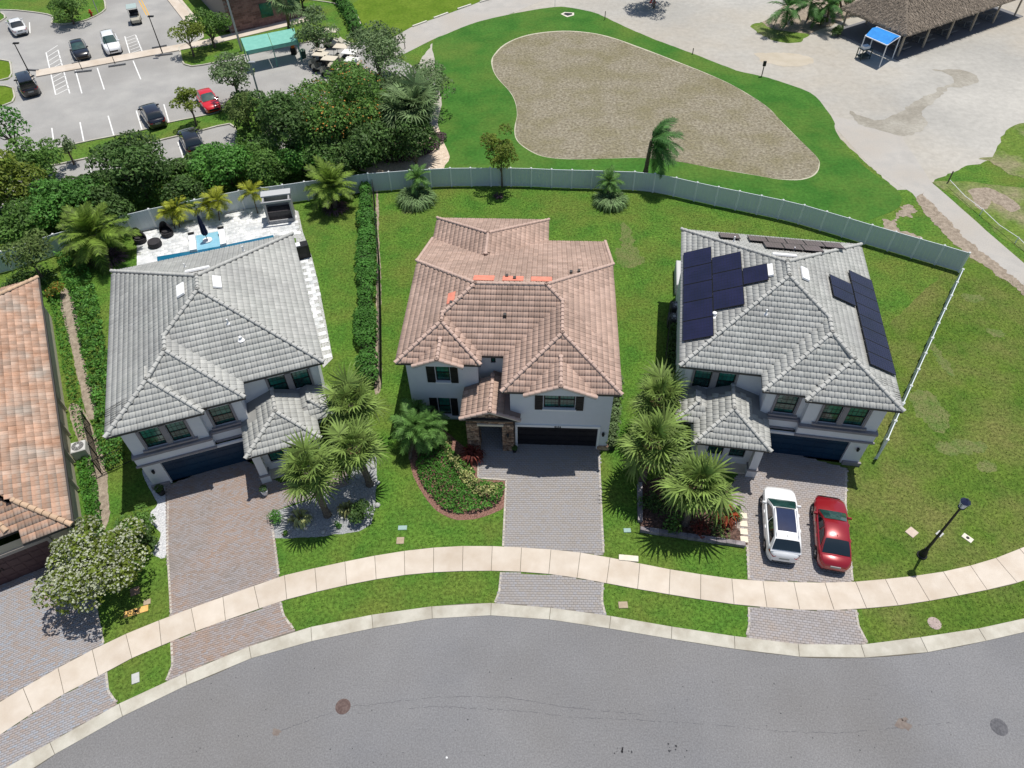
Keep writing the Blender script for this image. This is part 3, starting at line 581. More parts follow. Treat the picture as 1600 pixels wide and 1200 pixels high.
# ------------------------------------------------------------------ centre house
cO=Vector((-.613,26.558,0)); cA=-.0641
H1=thing('house','two storey house with rose clay tile roof, black shutters and stone entry porch','house',cO,cA)
rf=Roof(); rf.hip(-6.25,6.68,2.75,11.4,5.6,'flr'); rf.hip(0,6.68,0,9.4,5.6,'flr'); rf.hip(-6.25,-1.3,2.0,9.2,5.6,'flr')
ym=7.075
rf.face([(6.68,11.4),(-6.25,11.4),(-1.93,ym),(2.36,ym)],5.6,(0,11.4),(0,-1))
rf.face([(-6.15,17.0),(-6.25,11.4),(6.68,11.4),(6.6,17.0)],5.6-SL*5.6,(0,17.0),(0,-1))
zx=5.6-SL*5.6
rf.hip(-6.1,2.43,9.0,19.65,zx,'blr')
# dormer gables
rf.face([(3.28,-.34),(3.28,1.95),(1.3,0.02),(1.3,-.34)],5.6,(1.3,0),(1,0)); rf.face([(3.28,-.34),(5.26,-.34),(5.26,0.02),(3.28,1.95)],5.6,(5.26,0),(-1,0))
rf.face([(-3.75,1.68),(-3.75,3.4),(-5.2,2.02),(-5.2,1.68)],5.6,(-5.2,2),(1,0)); rf.face([(-3.75,1.68),(-2.3,1.68),(-2.3,2.02),(-3.75,3.4)],5.6,(-2.3,2),(-1,0))
# entry porch roof
ze=3.2
rf.face([(-.7,-.12),(-.7,2.75),(-1.3,2.75),(-1.5,2.5),(-2.45,2.4),(-2.45,-.12)],ze,(-2.45,0),(1,0)); rf.face([(-.7,2.75),(-.7,-.12),(1.05,-.12),(1.05,.48),(.45,.5),(.45,3.2),(-.7,3.2)],ze,(1.05,0),(-1,0))
rf.build(H1,M_tileC,mat('deckC',(.25,.18,.15),None,rough=.95),stag=0)
zr=5.6+SL*4.325
rf.caps(H1,[((-1.93,ym,zr),(2.36,ym,zr)),((6.68,11.4,5.6),(2.36,ym,zr)),((-6.25,11.4,5.6),(-1.93,ym,zr)),((-1.93,ym,zr),(-3.77,5.15,6.65)),((2.36,ym,zr),(3.34,6.1,7.0)),((3.34,3.34,7.0),(3.34,6.1,7.0)),((0,0,5.6),(3.34,3.34,7.0)),((6.68,0,5.6),(3.34,3.34,7.0)),
 ((-3.775,4.475,6.635),(-3.77,5.2,6.65)),((-6.25,2,5.6),(-3.775,4.475,6.635)),((-1.3,2,5.6),(-3.775,4.475,6.635)),
 ((3.28,-.32,6.43),(3.28,1.95,6.43)),((-3.75,1.7,6.2),(-3.75,3.4,6.2)),((-.7,-.12,3.93),(-.7,2.75,3.93)),
 ((1.3,-.3,5.62),(3.28,-.3,6.43)),((5.26,-.3,5.62),(3.28,-.3,6.43)),((-5.2,1.72,5.62),(-3.75,1.72,6.2)),((-2.3,1.72,5.62),(-3.75,1.72,6.2)),((-2.45,-.1,3.22),(-.7,-.1,3.93)),((1.05,-.1,3.22),(-.7,-.1,3.93)),
 ((-6.15,17,zx),(-6.25,11.4,5.6)),((6.6,17,zx),(6.68,11.4,5.6)),
 ((-6.1,19.65,zx),(-1.835,15.385,zx+SL*4.265)),((2.43,19.65,zx),(-1.835,15.385,zx+SL*4.265)),((-1.835,15.385,zx+SL*4.265),(-1.835,13.0,zx+SL*4.265))],M_capC)
eaves(H1,[(0,0),(6.68,0),(6.68,11.4),(-6.25,11.4),(-6.25,2),(-1.3,2),(-1.3,2.75),(0,2.75)],5.6)
eaves(H1,[(-6.1,11.45),(6.6,11.45),(6.6,17),(2.43,17),(2.43,19.65),(-6.1,19.65)],zx)
eaves(H1,[(-2.45,-.1),(1.05,-.1),(1.05,.46),(-1.5,.46),(-1.5,2.45),(-2.45,2.4)],ze,soff=.14)
W1=Walls()
W1.wall((.45,.5),(6.3,.5),0,5.5,[(.40,5.20,0,2.02),(1.93,3.72,3.72,5.12)],rev=.22)
W1.wall((6.3,.5),(6.3,10.9),0,5.5); W1.wall((6.3,10.9),(-5.8,10.9),0,5.5); W1.wall((-5.8,10.9),(-5.8,2.5),0,5.5)
W1.wall((-5.8,2.5),(-1.55,2.5),0,5.5,[(1.72,2.56,3.6,5.0),(1.62,2.38,.45,2.05)],rev=.16); W1.wall((-1.55,2.5),(-1.55,3.3),0,5.5); W1.wall((-1.55,3.3),(.45,3.3),0,5.5,[(.72,1.0,4.45,4.95),(.5,1.5,0,2.1)]); W1.wall((.45,3.3),(.45,.5),0,5.5)
W1.wall((6.2,10.9),(6.2,16.5),0,zx-.1); W1.wall((6.2,16.5),(-5.7,16.5),0,zx-.1); W1.wall((-5.7,19.1),(-5.7,10.9),0,zx-.1); W1.wall((2.0,16.5),(2.0,19.1),0,zx-.1); W1.wall((2.0,19.1),(-5.7,19.1),0,zx-.1)
W1.b.build('wall',M_wallC,H1)
g=MB(); g.prism([(0,0),(1,0)],0,0) if 0 else None
g.add([(1.35,-.02,5.40),(5.21,-.02,5.40),(5.21,-.02,5.56),(3.28,-.02,6.36),(1.35,-.02,5.56),(1.35,.49,5.40),(5.21,.49,5.40)],[(0,1,2,3,4),(0,5,6,1)]); g.add([(-5.15,1.98,5.40),(-2.35,1.98,5.40),(-2.35,1.98,5.54),(-3.75,1.98,6.12),(-5.15,1.98,5.54),(-5.15,2.49,5.40),(-2.35,2.49,5.40)],[(0,1,2,3,4),(0,5,6,1)]); g.build('gable_wall',M_wallC,H1)
for segs in ([(1.3,5.55),(3.28,6.37),(5.26,5.55)],): 
    b=MB(); b.bar((segs[0][0],-.26,segs[0][1]-.03),(segs[1][0],-.26,segs[1][1]-.03),.05,.09); b.bar((segs[1][0],-.26,segs[1][1]-.03),(segs[2][0],-.26,segs[2][1]-.03),.05,.09); b.build('bargeboard',M_fascia,H1)
b=MB(); b.bar((-5.2,1.76,5.52),(-3.75,1.76,6.13),.05,.09); b.bar((-3.75,1.76,6.13),(-2.3,1.76,5.52),.05,.09); b.build('bargeboard',M_fascia,H1)
b=MB(); b.bar((-2.45,-.02,3.1),(-.7,-.02,3.83),.06,.14); b.bar((-.7,-.02,3.83),(1.05,-.02,3.1),.06,.14); b.build('bargeboard',M_fascia,H1)
window(H1,None,2.40,3.26,.5,3.74,5.1,4,4); window(H1,None,3.28,4.16,.5,3.74,5.1,4,4); window(H1,None,-4.07,-3.25,2.5,3.62,4.98,4,3); window(H1,None,-4.17,-3.43,2.5,.47,2.03,4,3); window(H1,None,-.82,-.56,3.3,4.46,4.94,1,1,sash=False)
for x0,x1,y,z0,z1 in ((1.87,2.33,.5,3.6,5.1),(4.2,4.66,.5,3.6,5.1),(-4.62,-4.12,2.5,3.5,5.0),(-3.2,-2.75,2.5,3.5,5.0),(-4.7,-4.22,2.5,.35,2.05),(-3.38,-2.95,2.5,.35,2.05)):
    b=MB(); b.box(x0,x1,y-.05,y-.003,z0,z1)
    for i in range(9): zz=z0+.08+(z1-z0-.16)*i/9; b.box(x0+.05,x1-.05,y-.065,y-.05,zz,zz+.06)
    b.build('shutter',M_black,H1)
xbox('window_sill',M_white,H1,None,[(2.30,4.26,.38,.497,3.6,3.71)]); xbox('window_sill',M_white,H1,None,[(-4.14,-3.18,2.38,2.497,3.49,3.59)]); xbox('window_sill',M_white,H1,None,[(-4.5,-2.95,2.36,2.497,.33,.44)])
garage(H1,None,.85,5.65,.66,2.0,M_gdC,4,8)
xbox('garage_trim',M_white,H1,None,[(.72,.85,.44,.497,0,2.02),(5.65,5.78,.44,.497,0,2.02),(.72,5.78,.42,.498,2.02,2.2)])
xbox('front_door',M_black,H1,None,[(-1.05,-.05,3.38,3.42,0.02,2.1)])
sconce(H1,5.98,.497,1.5)
def text(s,size,loc,rot,m,parent,name='house_number',ext=.01):
    cu=bpy.data.curves.new(name,'FONT'); cu.body=s; cu.size=size; cu.extrude=ext; cu.align_x='CENTER'; ob=bpy.data.objects.new(name,cu); COL.objects.link(ob)
    dg=bpy.context.evaluated_depsgraph_get(); me=bpy.data.meshes.new_from_object(ob.evaluated_get(dg)); bpy.data.objects.remove(ob); o=link(name,me,m,parent); o.location=loc; o.rotation_euler=rot; return o
text('8256',.2,(3.25,.41,2.04),(math.pi/2,0,0),M_black,H1)
# stone porch: pillars, arch and individual stones
M_stone=mat('ledge_stone',(.17,.095,.06),(.36,.26,.19),5,.9,tint=.5,fine=.15,fscale=12); M_mort=mat('stone_mortar',(.10,.08,.065),None,rough=.95)
core=MB(); core.box(-2.15,-1.43,.12,.9,0,2.55); core.box(-.05,.62,.12,.9,0,2.55); core.add([(-2.15,.12,2.55),(.62,.12,2.55),(.62,.12,3.16),(-.7,.12,3.7),(-2.15,.12,3.1),(-2.15,.9,2.55),(.62,.9,2.55),(.62,.9,3.16),(-.7,.9,3.7),(-2.15,.9,3.1)],[(0,1,2,3,4),(9,8,7,6,5),(0,5,6,1)]); pc=core.build('porch',M_mort,H1)
r=random.Random(9); st=[]
def stones(x0,x1,z0,z1,plane,side=0,clip=None):
    z=z0
    while z<z1-.03:
        h=min(r.uniform(.11,.2),z1-z); x=x0
        while x<x1-.04:
            w=min(r.uniform(.13,.36),x1-x)
            if x1-(x+w)<.08: w=x1-x
            if clip is None or clip(x+w/2,z+h): st.append((x,w,z,h,plane,side))
            x+=w
        z+=h
stones(-2.15,-1.43,0,2.55,.12); stones(-.05,.62,0,2.55,.12); stones(-2.15,.62,2.62,3.7,.12,0,lambda x,z:z<3.7-abs(x+.7)*.42+.02)
stones(.12,.9,0,2.5,.62,1); stones(.12,.9,0,2.5,-2.15,-1); stones(.12,.9,0,2.5,-1.43,1)
for x,w,z,h,pl,side in st[:300]:
    b=MB(); k=.012; d=r.uniform(.02,.07)
    if side==0: b.box(x+k,x+w-k,pl-d,pl+.02,z+k,z+h-k,r.random())
    else:
        if side>0: b.box(pl-.02,pl+d*.7,x+k,x+w-k,z+k,z+h-k,r.random())
        else: b.box(pl-d*.7,pl+.02,x+k,x+w-k,z+k,z+h-k,r.random())
    b.build('stone',M_stone,pc)
xbox('lintel',mat('cream_stone',(.62,.56,.46),None),H1,None,[(-1.5,.05,.02,.14,2.46,2.62)])
xbox('plinth',M_stone,H1,None,[(5.7,6.42,.38,.52,0,.32),(6.28,6.42,.52,.9,0,.32)])
sconce(H1,.3,.06,1.7)
xbox('downpipe',M_fascia,H1,None,[(.64,.72,.3,.42,0,3.05)])
# rear orange repair patches and small vents
def onroof(R,x,y):
    return max(R.h(f,x,y) for f in R.faces if inpoly(np.array([R.X(x)]),np.array([y]),f[0])[0]) if False else max(R.h(f,x,y) for f in R.faces if inpoly(np.array([x]),np.array([y]),f[0])[0])
for x,y,dx,dy,w,l in ((-1.5,8.0,0,-1,1.3,1.0),(.3,8.0,0,-1,1.3,.95),(2.05,8.0,0,-1,1.3,.9),(-3.35,6.35,1,0,1.0,.5)):
    vents(H1,[(x,y,onroof(rf,x,y)+.02,dx,dy,w,l,.06)],M_patch,'roof_patch')
for x,y in ((-.1,8.35),(.4,7.95),(4.4,9.6),(3.9,9.35),(-.05,5.1),(-3.3,5.8)): 
    b=MB(); z=onroof(rf,x,y); b.box(x-.09,x+.09,y-.11,y+.11,z-.05,z+.2); b.build('vent_pipe',M_fascia,H1)
# ------------------------------------------------------------------ grey roofed twin houses
def gray_house(loc,ang,mx,label):
    H=thing('house',label,'house',loc,ang); X=lambda x:(mx-x if mx is not None else x)
    R=Roof(mx); R.hip(0,11.86,1.6,14.8,5.6); R.hip(0,7.3,.36,9,5.6,'flr'); R.hip(0,5.05,0,6,5.6,'flr')
    R.hip(6.45,10.65,-1.9,6,3.2,'flr',.40); R.hip(9.3,11.7,-.45,6,3.2,'flr',.40)
    R.faces=[f for f in R.faces]
    # porch faces stop at the main wall
    R.faces=[(([(x,min(y,2.1)) for x,y in f[0]] if f[1]==3.2 else f[0]),*f[1:]) for f in R.faces]
    R.build(H,M_tileG,mat('deckG',(.25,.25,.24),None,rough=.95),stag=.5 if mx is not None else 0)
    a=(5.93,7.53,5.6+SL*5.93); b=(5.93,8.87,a[2]); w1=(3.65,4.01,5.6+SL*3.65); w2=(2.525,2.525,5.6+SL*2.525); pa=(8.55,.2,3.2+.4*2.1); pb=(10.5,.75,3.2+.4*1.2)
    R.caps(H,[(a,b),((0,14.8,5.6),b),((11.86,14.8,5.6),b),((11.86,1.6,5.6),a),(w1,(3.65,5.25,w1[2])),((3.65,5.25,w1[2]),a),((7.3,.36,5.6),w1),(w2,w1),((0,0,5.6),w2),((5.05,0,5.6),w2),((6.45,-1.9,3.2),pa),((10.65,-1.9,3.2),pa),(pa,(8.55,2.0,pa[2])),((11.7,-.45,3.2),pb)],M_capG,rad=.11)
    eaves(H,[(0,0),(5.05,0),(5.05,.36),(7.3,.36),(7.3,1.6),(11.86,1.6),(11.86,14.8),(0,14.8)],5.6,mx=mx)
    eaves(H,[(6.45,-1.9),(10.65,-1.9),(10.65,-.45),(11.7,-.45),(11.7,2.05),(6.45,2.05)],3.2,mx=mx,soff=.15)
    W=Walls(mx)
    W.wall((.5,.5),(4.62,.5),2.95,5.5,[(.87,1.95,3.4,4.9),(2.25,3.28,3.4,4.9)]); W.wall((4.62,.5),(4.62,.9),2.95,5.5); W.wall((4.62,.9),(6.9,.9),2.95,5.5,[(.45,1.62,3.35,4.85)]); W.wall((6.9,.9),(6.9,2.1),0,5.5)
    W.wall((6.9,2.1),(11.4,2.1),0,5.5,[(1.6,2.6,3.45,4.9),(2.95,3.95,3.45,4.9)]); W.wall((11.4,2.1),(11.4,14.3),0,5.5); W.wall((11.4,14.3),(.5,14.3),0,5.5); W.wall((.5,14.3),(.5,.5),0,5.5)
    # ground floor of the garage projects a little
    W.wall((.42,.34),(4.7,.34),2.3,2.95); W.wall((.42,.34),(.42,3),2.3,2.95); W.wall((4.7,.34),(4.7,.7),2.3,2.95); W.wall((4.7,.7),(6.9,.7),2.3,2.95)
    W.b.face([(X(.42),.34,2.95),(X(4.7),.34,2.95),(X(4.7),.9,2.95),(X(.42),.9,2.95)]); W.b.face([(X(4.7),.7,2.95),(X(6.9),.7,2.95),(X(6.9),.9,2.95),(X(4.7),.9,2.95)]); W.b.face([(X(.42),.34,2.3),(X(4.7),.34,2.3),(X(4.7),.7,2.3),(X(.42),.7,2.3)])
    W.wall((.5,.48),(6.9,.48),0,2.3,[(1.0,5.9,0,2.08)],rev=.22); W.wall((6.9,.48),(6.9,2.1),0,2.95); W.wall((6.9,-.6),(10.3,-.6),0,3.0,[(.45,1.35,.7,2.2),(1.7,2.6,.7,2.2)]); W.wall((10.3,-.6),(10.3,2.1),0,3.0); W.wall((6.9,2.1),(6.9,-.6),0,3.0)
    W.b.build('wall',M_wallG,H)
    xbox('belt_trim',M_trimG,H,mx,[(.38,4.66,.28,.497,2.96,3.14),(.38,.497,.5,3,2.96,3.14),(4.66,4.74,.3,.897,2.96,3.14),(4.74,6.96,.68,.897,2.96,3.14)])
    xbox('belt_trim',M_trimG,H,mx,[(.34,4.78,.24,.337,2.28,2.40),(4.78,6.9,.6,.697,2.28,2.40)])
    xbox('garage_trim',M_wallG,H,mx,[(1.35,6.4+.1,.40,.478,2.08,2.27)])
    garage(H,mx,1.5,6.4,.62,2.08,M_gdG,4,8)
    for (x0,x1,y,z0,z1) in ((1.37,2.45,.5,3.4,4.9),(2.75,3.78,.5,3.4,4.9),(5.07,6.24,.9,3.35,4.85),(8.5,9.5,2.1,3.45,4.9),(9.85,10.85,2.1,3.45,4.9),(7.35,8.25,-.6,.7,2.2),(8.6,9.5,-.6,.7,2.2)):
        window(H,mx,x0+.02,x1-.02,y,z0+.02,z1-.02,4,4)
    xbox('window_trim',M_trimG,H,mx,[(1.25,1.37,.44,.497,3.4,4.95),(2.45,2.75,.44,.497,3.4,4.95),(3.78,3.9,.44,.497,3.4,4.95)]); xbox('window_trim',M_trimG,H,mx,[(4.95,5.07,.84,.897,3.35,4.9),(6.24,6.36,.84,.897,3.35,4.9)]); xbox('window_trim',M_trimG,H,mx,[(8.38,8.5,2.04,2.097,3.45,4.95),(9.5,9.85,2.04,2.097,3.45,4.95),(10.85,10.97,2.04,2.097,3.45,4.95)])
    xbox('window_sill',M_trimG,H,mx,[(1.1,4.05,.34,.497,3.27,3.4)]); xbox('window_sill',M_trimG,H,mx,[(4.85,6.46,.74,.897,3.22,3.35)]); xbox('window_sill',M_trimG,H,mx,[(8.25,11.1,1.94,2.097,3.32,3.45)])
    # porch columns with plinths
    for x in (6.85,):
        xbox('column',M_wallG,H,mx,[(x-.22,x+.24,-1.4,-.98,.75,3.05)]); xbox('column_plinth',M_trimG,H,mx,[(x-.3,x+.32,-1.48,-.9,.62,.75)]); xbox('column_plinth',M_wallG,H,mx,[(x-.27,x+.29,-1.45,-.93,0,.62)])
    xbox('column',M_wallG,H,mx,[(9.85,10.3,-1.4,-.98,0,3.05)]); xbox('porch_floor',M_walk,H,mx,[(6.95,10.3,-1.3,-.6,0,.12)])
    sconce(H,X(.95),.475,1.5); xbox('plinth',M_trimG,H,mx,[(.38,1.42,.34,.47,0,.3)])
    zr=lambda x,y: max(R.h(f,X(x),y) for f in R.faces if inpoly(np.array([X(x)]),np.array([y]),f[0])[0])
    sx=-1 if mx is not None else 1
    vents(H,[(X(4.9),8.3,zr(4.9,8.3)+.05,sx*1,0,1.15,.5,.13),(X(6.95),8.3,zr(6.95,8.3)+.05,-sx*1,0,1.15,.5,.13),(X(5.9),10.0,zr(5.9,10.0)+.05,0,-1,1.5,.45,.13)])
    pipe(H,X(7.2),5.1,zr(7.2,5.1)); pipe(H,X(8.6),12.7,zr(8.6,12.7),.05,.4); pipe(H,X(5.0),11.6,zr(5.0,11.6),.04,.3)
    if mx is None:
        pipe(H,X(7.7),4.0,zr(7.7,4.0),.09,.25); text('8260',.17,(3.9,.335,2.12),(math.pi/2,0,0),M_trimG,H)
    else:
        pipe(H,X(10.0),5.3,zr(10.0,5.3),.13,.25); text('8252',.17,(X(3.9),.395,2.12),(math.pi/2,0,0),M_trimG,H)
    return H,R,zr,X
H2,R2,z2,X2=gray_house(Vector((-21.652,23.895,0)),.32014,None,'two storey house with light grey tile roof and a blue lap pool behind it')
H3,R3,z3,X3=gray_house(Vector((15.982,25.426,0)),-.18124,5.07,'two storey house with light grey tile roof carrying dark solar panels')
# solar panels on the right house (local coordinates of that house)
def panel(x,y,dx,dy,w,l,m=M_solar):
    "centre x,y in plan; (dx,dy) up-slope; w along the eave, l up the slope"
    f=max((f for f in R3.faces if inpoly(np.array([x]),np.array([y]),f[0])[0]),key=lambda f:R3.h(f,x,y)); z=R3.h(f,x,y)
    n=Vector((f[3][0],f[3][1],f[4])).normalized(); u=Vector((f[3][1],-f[3][0],0)); k=u.cross(n); k=k if k.z>0 else -k; c=Vector((x,y,z))+k*.17
    def quad(b,cu,cv,wu,wv,z0,z1,t=.5):
        vs=[c+u*(cu+a*wu/2)+n*(cv+b_*wv/2)+k*zz for zz in (z0,z1) for a,b_ in ((-1,-1),(1,-1),(1,1),(-1,1))]
        b.add(vs,[(3,2,1,0),(0,1,5,4),(1,2,6,5),(2,3,7,6),(3,0,4,7),(4,5,6,7)],t)
    b=MB(); quad(b,0,0,w,l,-.02,.018); fr=b.build('solar_panel',M_sframe,H3)
    g=MB(); nu,nv=(6,10) if l>w else (10,6)
    t0=random.uniform(.3,.7)
    for i in range(nu):
        for j in range(nv): quad(g,-w/2+.03+(i+.5)*(w-.06)/nu,-l/2+.03+(j+.5)*(l-.06)/nv,(w-.06)/nu-.012,(l-.06)/nv-.012,.018,.021,t0)
    g.build('cells',m,fr)
PW=1.68
for k in range(5): panel(-5.78,3.4+.84+k*PW*1.01,1,0,PW-.02,1.80)
for k in range(3): panel(-4.1,5.6+.84+k*PW*1.01,1,0,PW-.02,1.80)
panel(-2.58,8.15,1,0,PW-.12,1.45)
for k in range(8): panel(4.2,2.5+.5+k*1.04,-1,0,1.02,1.74)
for k in range(2): panel(2.6,7.3+.5+k*1.04,-1,0,1.02,1.6)
M_solbr=mat('solar_cells_painted_sheen',(.13,.10,.11),(.15,.115,.125),.9,.3,spec=.5,tint=.1)  # reflected sheen of the rear panels painted in as a lighter brown
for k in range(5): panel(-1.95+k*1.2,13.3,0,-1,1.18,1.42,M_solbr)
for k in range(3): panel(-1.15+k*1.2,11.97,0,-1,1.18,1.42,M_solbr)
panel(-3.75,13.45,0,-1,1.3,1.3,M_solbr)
# ------------------------------------------------------------------ neighbour at the left edge
nO=Vector((-23.035,20.083,0)); nA=2.0457-math.pi/2   # local y runs back along its side wall, x=0 is the right eave
H4=thing('house','house with blended orange clay tile roof and plum garage door at the left edge','house',nO,nA)
R4=Roof(); zn=3.2
R4.face([(0,0),(0,22.9),(-6,16.9),(-6,6),(-2.15,2.15)],zn,(0,0),(-1,0)); R4.face([(0,0),(-2.2,2.2),(-2.35,2.2),(-2.35,0)],zn,(0,0),(0,1)); R4.face([(-12,1.0),(-2.35,1.0),(-2.3,2.1),(-6,7)],zn,(0,1.0),(0,1)); R4.face([(0,22.9),(-12,22.9),(-6,16.9)],zn,(0,22.9),(0,-1)); R4.face([(-12,1.0),(-12,22.9),(-6,16.9),(-6,7)],zn,(-12,0),(1,0))
R4.build(H4,M_tileN,mat('deckN',(.25,.16,.11),None,rough=.95),stag=0,w=.34,e=.40)
R4.caps(H4,[((0,0,zn),(-2.2,2.2,zn+SL*2.2)),((0,22.9,zn),(-6,16.9,zn+SL*6)),((-6,7,zn+SL*6),(-6,16.9,zn+SL*6)),((-3.0,1.15,zn+.05),(-6,6.9,zn+SL*6))],M_capN,rad=.14,step=.42)
eaves(H4,[(-12,1.0),(-2.35,1.0),(-2.35,0),(0,0),(0,22.9),(-12,22.9)],zn)
W4=Walls(); W4.wall((-8,.5),(-.55,.5),0,zn-.1,[(.9,6.4,0,2.25)],rev=.2); W4.wall((-.55,.5),(-.55,22.4),0,zn-.1); W4.wall((-.55,22.4),(-11.5,22.4),0,zn-.1); W4.wall((-11.5,22.4),(-11.5,1.5),0,zn-.1); W4.b.build('wall',M_wallN,H4)
garage(H4,None,-7.1,-1.6,.62,2.25,M_gdN,4,10,handle=True)
xbox('garage_trim',mat('tan_trim',(.36,.32,.28),None),H4,None,[(-7.3,-1.4,.42,.497,2.27,2.5),(-1.58,-1.4,.42,.497,0,2.27)])
for yy in (5,7.2,9.6,12): xbox('wall_bracket',M_wallN,H4,None,[(-.545,-.38,yy,yy+.12,.2,1.6)])
xbox('gutter',M_fascia,H4,None,[(.0,.10,.0,22.9,zn-.16,zn-.03)])
# ------------------------------------------------------------------ vinyl fences
FT=[(-130,425),(-60,408),(0,393),(41,380),(82,366),(120,355.5),(158,345),(195,335.7),(231.6,326.8),(267,319.5),(303.6,312),(338,305),(373,298),(407,293.3),(441,288.8),(475,284),(508,279.3),(541,275),(574,271),(607,268.6),(640,266),(671,264),(703,262.6),(735,262.4),(766,262.3),(798,262.4),(830,263),(862,264.5),(894,265.5),(926,266.2),(959,267.4),(992,268.3),(1024,271.5),(1057,277.6),(1090,285),(1123,292),(1156,298.6),(1190,305.6),(1224,312.6),(1257,320.4),(1292,330.5),(1327,340.6),(1363,351.4),(1400,362),(1438.5,373),(1476,383.5),(1515,395)]
FR_=[(1515,395),(1505,421),(1496,441),(1487,461.8),(1477,483),(1467,505),(1457.3,528),(1446.7,552),(1435.5,577),(1424,603),(1412,630),(1399.6,657.5),(1387,687)]
def fence(name,label,tops,H,end=None):
    P=[G(x,y,H) for x,y in tops]; root=thing(name,label,'fence',(P[0].x,P[0].y,0)); o=Vector((P[0].x,P[0].y,0))
    pm=MB(); pm.box(-.065,.065,-.065,.065,0,H+.03); pm.add([(-.08,-.08,H+.03),(.08,-.08,H+.03),(.08,.08,H+.03),(-.08,.08,H+.03),(0,0,H+.12)],[(0,1,4),(1,2,4),(2,3,4),(3,0,4),(3,2,1,0)]); pme=pm.mesh('post'); pme.materials.append(M_vpost)
    for p in P:
        d=(P[1]-P[0]); inst('post',pme,Matrix.Translation(p-o-Vector((0,0,H)))@Matrix.Rotation(math.atan2(d.y,d.x),4,'Z'),root)
    for i,(a,b) in enumerate(zip(P,P[1:])):
        d=(b-a); d.z=0; L=d.length; an=math.atan2(d.y,d.x); b_=MB(); x0,x1=.07,L-.07
        b_.box(x0,x1,-.025,.025,H-.12,H-.01); b_.box(x0,x1,-.025,.025,.05,.19)
        n=max(2,int((x1-x0)/.29)); w=(x1-x0)/n
        for k in range(n): b_.box(x0+k*w+.003,x0+(k+1)*w-.003,-.011,.011,.19,H-.12,.3+.2*random.random())
        q=b_.build('fence_panel',M_vinyl,root); q.matrix_local=Matrix.Translation((a.x-o.x,a.y-o.y,0))@Matrix.Rotation(an,4,'Z')
    return root
M_vpost=mat('vinyl_post',(.82,.84,.84),None,rough=.4)
fence('vinyl_fence','long curving white vinyl fence between the back gardens and the golf course',FT,1.83)
pR_=FR_+[]; f2=fence('vinyl_fence','white vinyl fence running down the right side of the solar roof house garden',FR_[1:],1.83)
e0=G(1387,687,1.83); e1=G(1364,719,0); b=MB(); 
d=(e1-e0); d.z=0; b.add([(0,0,.05),(d.x,d.y,.05),(d.x,d.y,.25),(0,0,1.8)],[(0,1,2,3)]); b.add([(x,y,z) for x,y,z in ((.03,0,.05),(d.x+.03,d.y,.05),(d.x+.03,d.y,.25),(.03,0,1.8))],[(3,2,1,0)]); q=b.build('end_panel',M_vinyl,f2); q.location=(e0.x-f2.location.x,e0.y-f2.location.y,0)
# low black picket fence sections
def darkfence(label,pxs,H=1.25,step=1.8,m=None,cat='fence'):
    P=[G(x,y,0) for x,y in pxs]; o=P[0]; root=thing('metal_fence',label,cat,o)
    for a,b in zip(P,P[1:]):
        d=(b-a); L=d.length; u=d/L; n=max(1,round(L/step))
        for i in range(n):
            s_=a-o+u*L*i/n; e_=a-o+u*L*(i+1)/n; q=MB(); q.bar(s_,s_+Vector((0,0,H)),.05); q.build('post',m or M_black,root)
            q=MB(); q.bar(s_+Vector((0,0,H-.08)),e_+Vector((0,0,H-.08)),.03,.04); q.bar(s_+Vector((0,0,.12)),e_+Vector((0,0,.12)),.03,.04)
            k=int((e_-s_).length/.12)
            for j in range(1,k): c=s_+(e_-s_)*j/k; q.bar(c+Vector((0,0,.12)),c+Vector((0,0,H-.08)),.016)
            q.build('rail_panel',m or M_black,root)
    return root
darkfence('black metal fence joining the left grey house to the hedge row',[(160,742),(206,722)],1.5)
darkfence('thin black metal fence inside the hedge beside the neighbour air conditioner',[(141,664),(160,742)],1.4)
darkfence('thin dark fence on the right edge of the hedge between grey and rose houses',[(584,293),(594,420),(596,500),(597,607)],1.3,2.6)
darkfence('short black fence hiding the utility units beside the solar roof house',[(1046,497),(1036,585)],1.4)
# ------------------------------------------------------------------ foliage
def cloud(clumps,n,size,seed,up=.5,shell=(.6,1.0),asp=.5,droop=0.0):
    g=np.random.default_rng(seed); C=np.array([c[0] for c in clumps],float); Rr=np.array([c[1] for c in clumps],float)
    w=(Rr.prod(1))**(2/3); w/=w.sum(); k=g.choice(len(clumps),n,p=w)
    d=g.normal(size=(n,3)); d/=np.linalg.norm(d,axis=1)[:,None]; d[:,2]=np.where(d[:,2]<-.35,-d[:,2],d[:,2])
    rad=g.uniform(shell[0],shell[1],n)**.6; P=C[k]+d*Rr[k]*rad[:,None]
    nn=d*.7+g.normal(size=(n,3))*.55+np.array([0,0,up]); nn/=np.linalg.norm(nn,axis=1)[:,None]
    a=np.cross(nn,g.normal(size=(n,3))); a/=np.linalg.norm(a,axis=1)[:,None]; b=np.cross(nn,a)
    s=size*g.uniform(.6,1.35,n)[:,None]; a=a*s; b=b*s*asp
    V=np.stack([P-a,P-b,P+a-nn*s*droop,P+b],1).reshape(-1,3); F=np.arange(4*n).reshape(-1,4)
    ct=g.uniform(0,1,len(clumps)); T=np.clip(ct[k]*.45+g.uniform(0,1,n)*.55,0,1)
    return V,F,T
def crown_clumps(r,H0,H1,n,seed,lump=.42,flat=.8):
    g=random.Random(seed); out=[]; cz=(H0+H1)/2; hz=(H1-H0)/2
    for i in range(n):
        while True:
            x,y,z=g.uniform(-1,1),g.uniform(-1,1),g.uniform(-.9,1); q=x*x+y*y+z*z
            if q<1 and q>.12: break
        k=g.uniform(.7,1.25)*lump*r; out.append(((x*r*.78,y*r*.78,cz+z*hz*.72),(k,k,k*flat)))
    return out
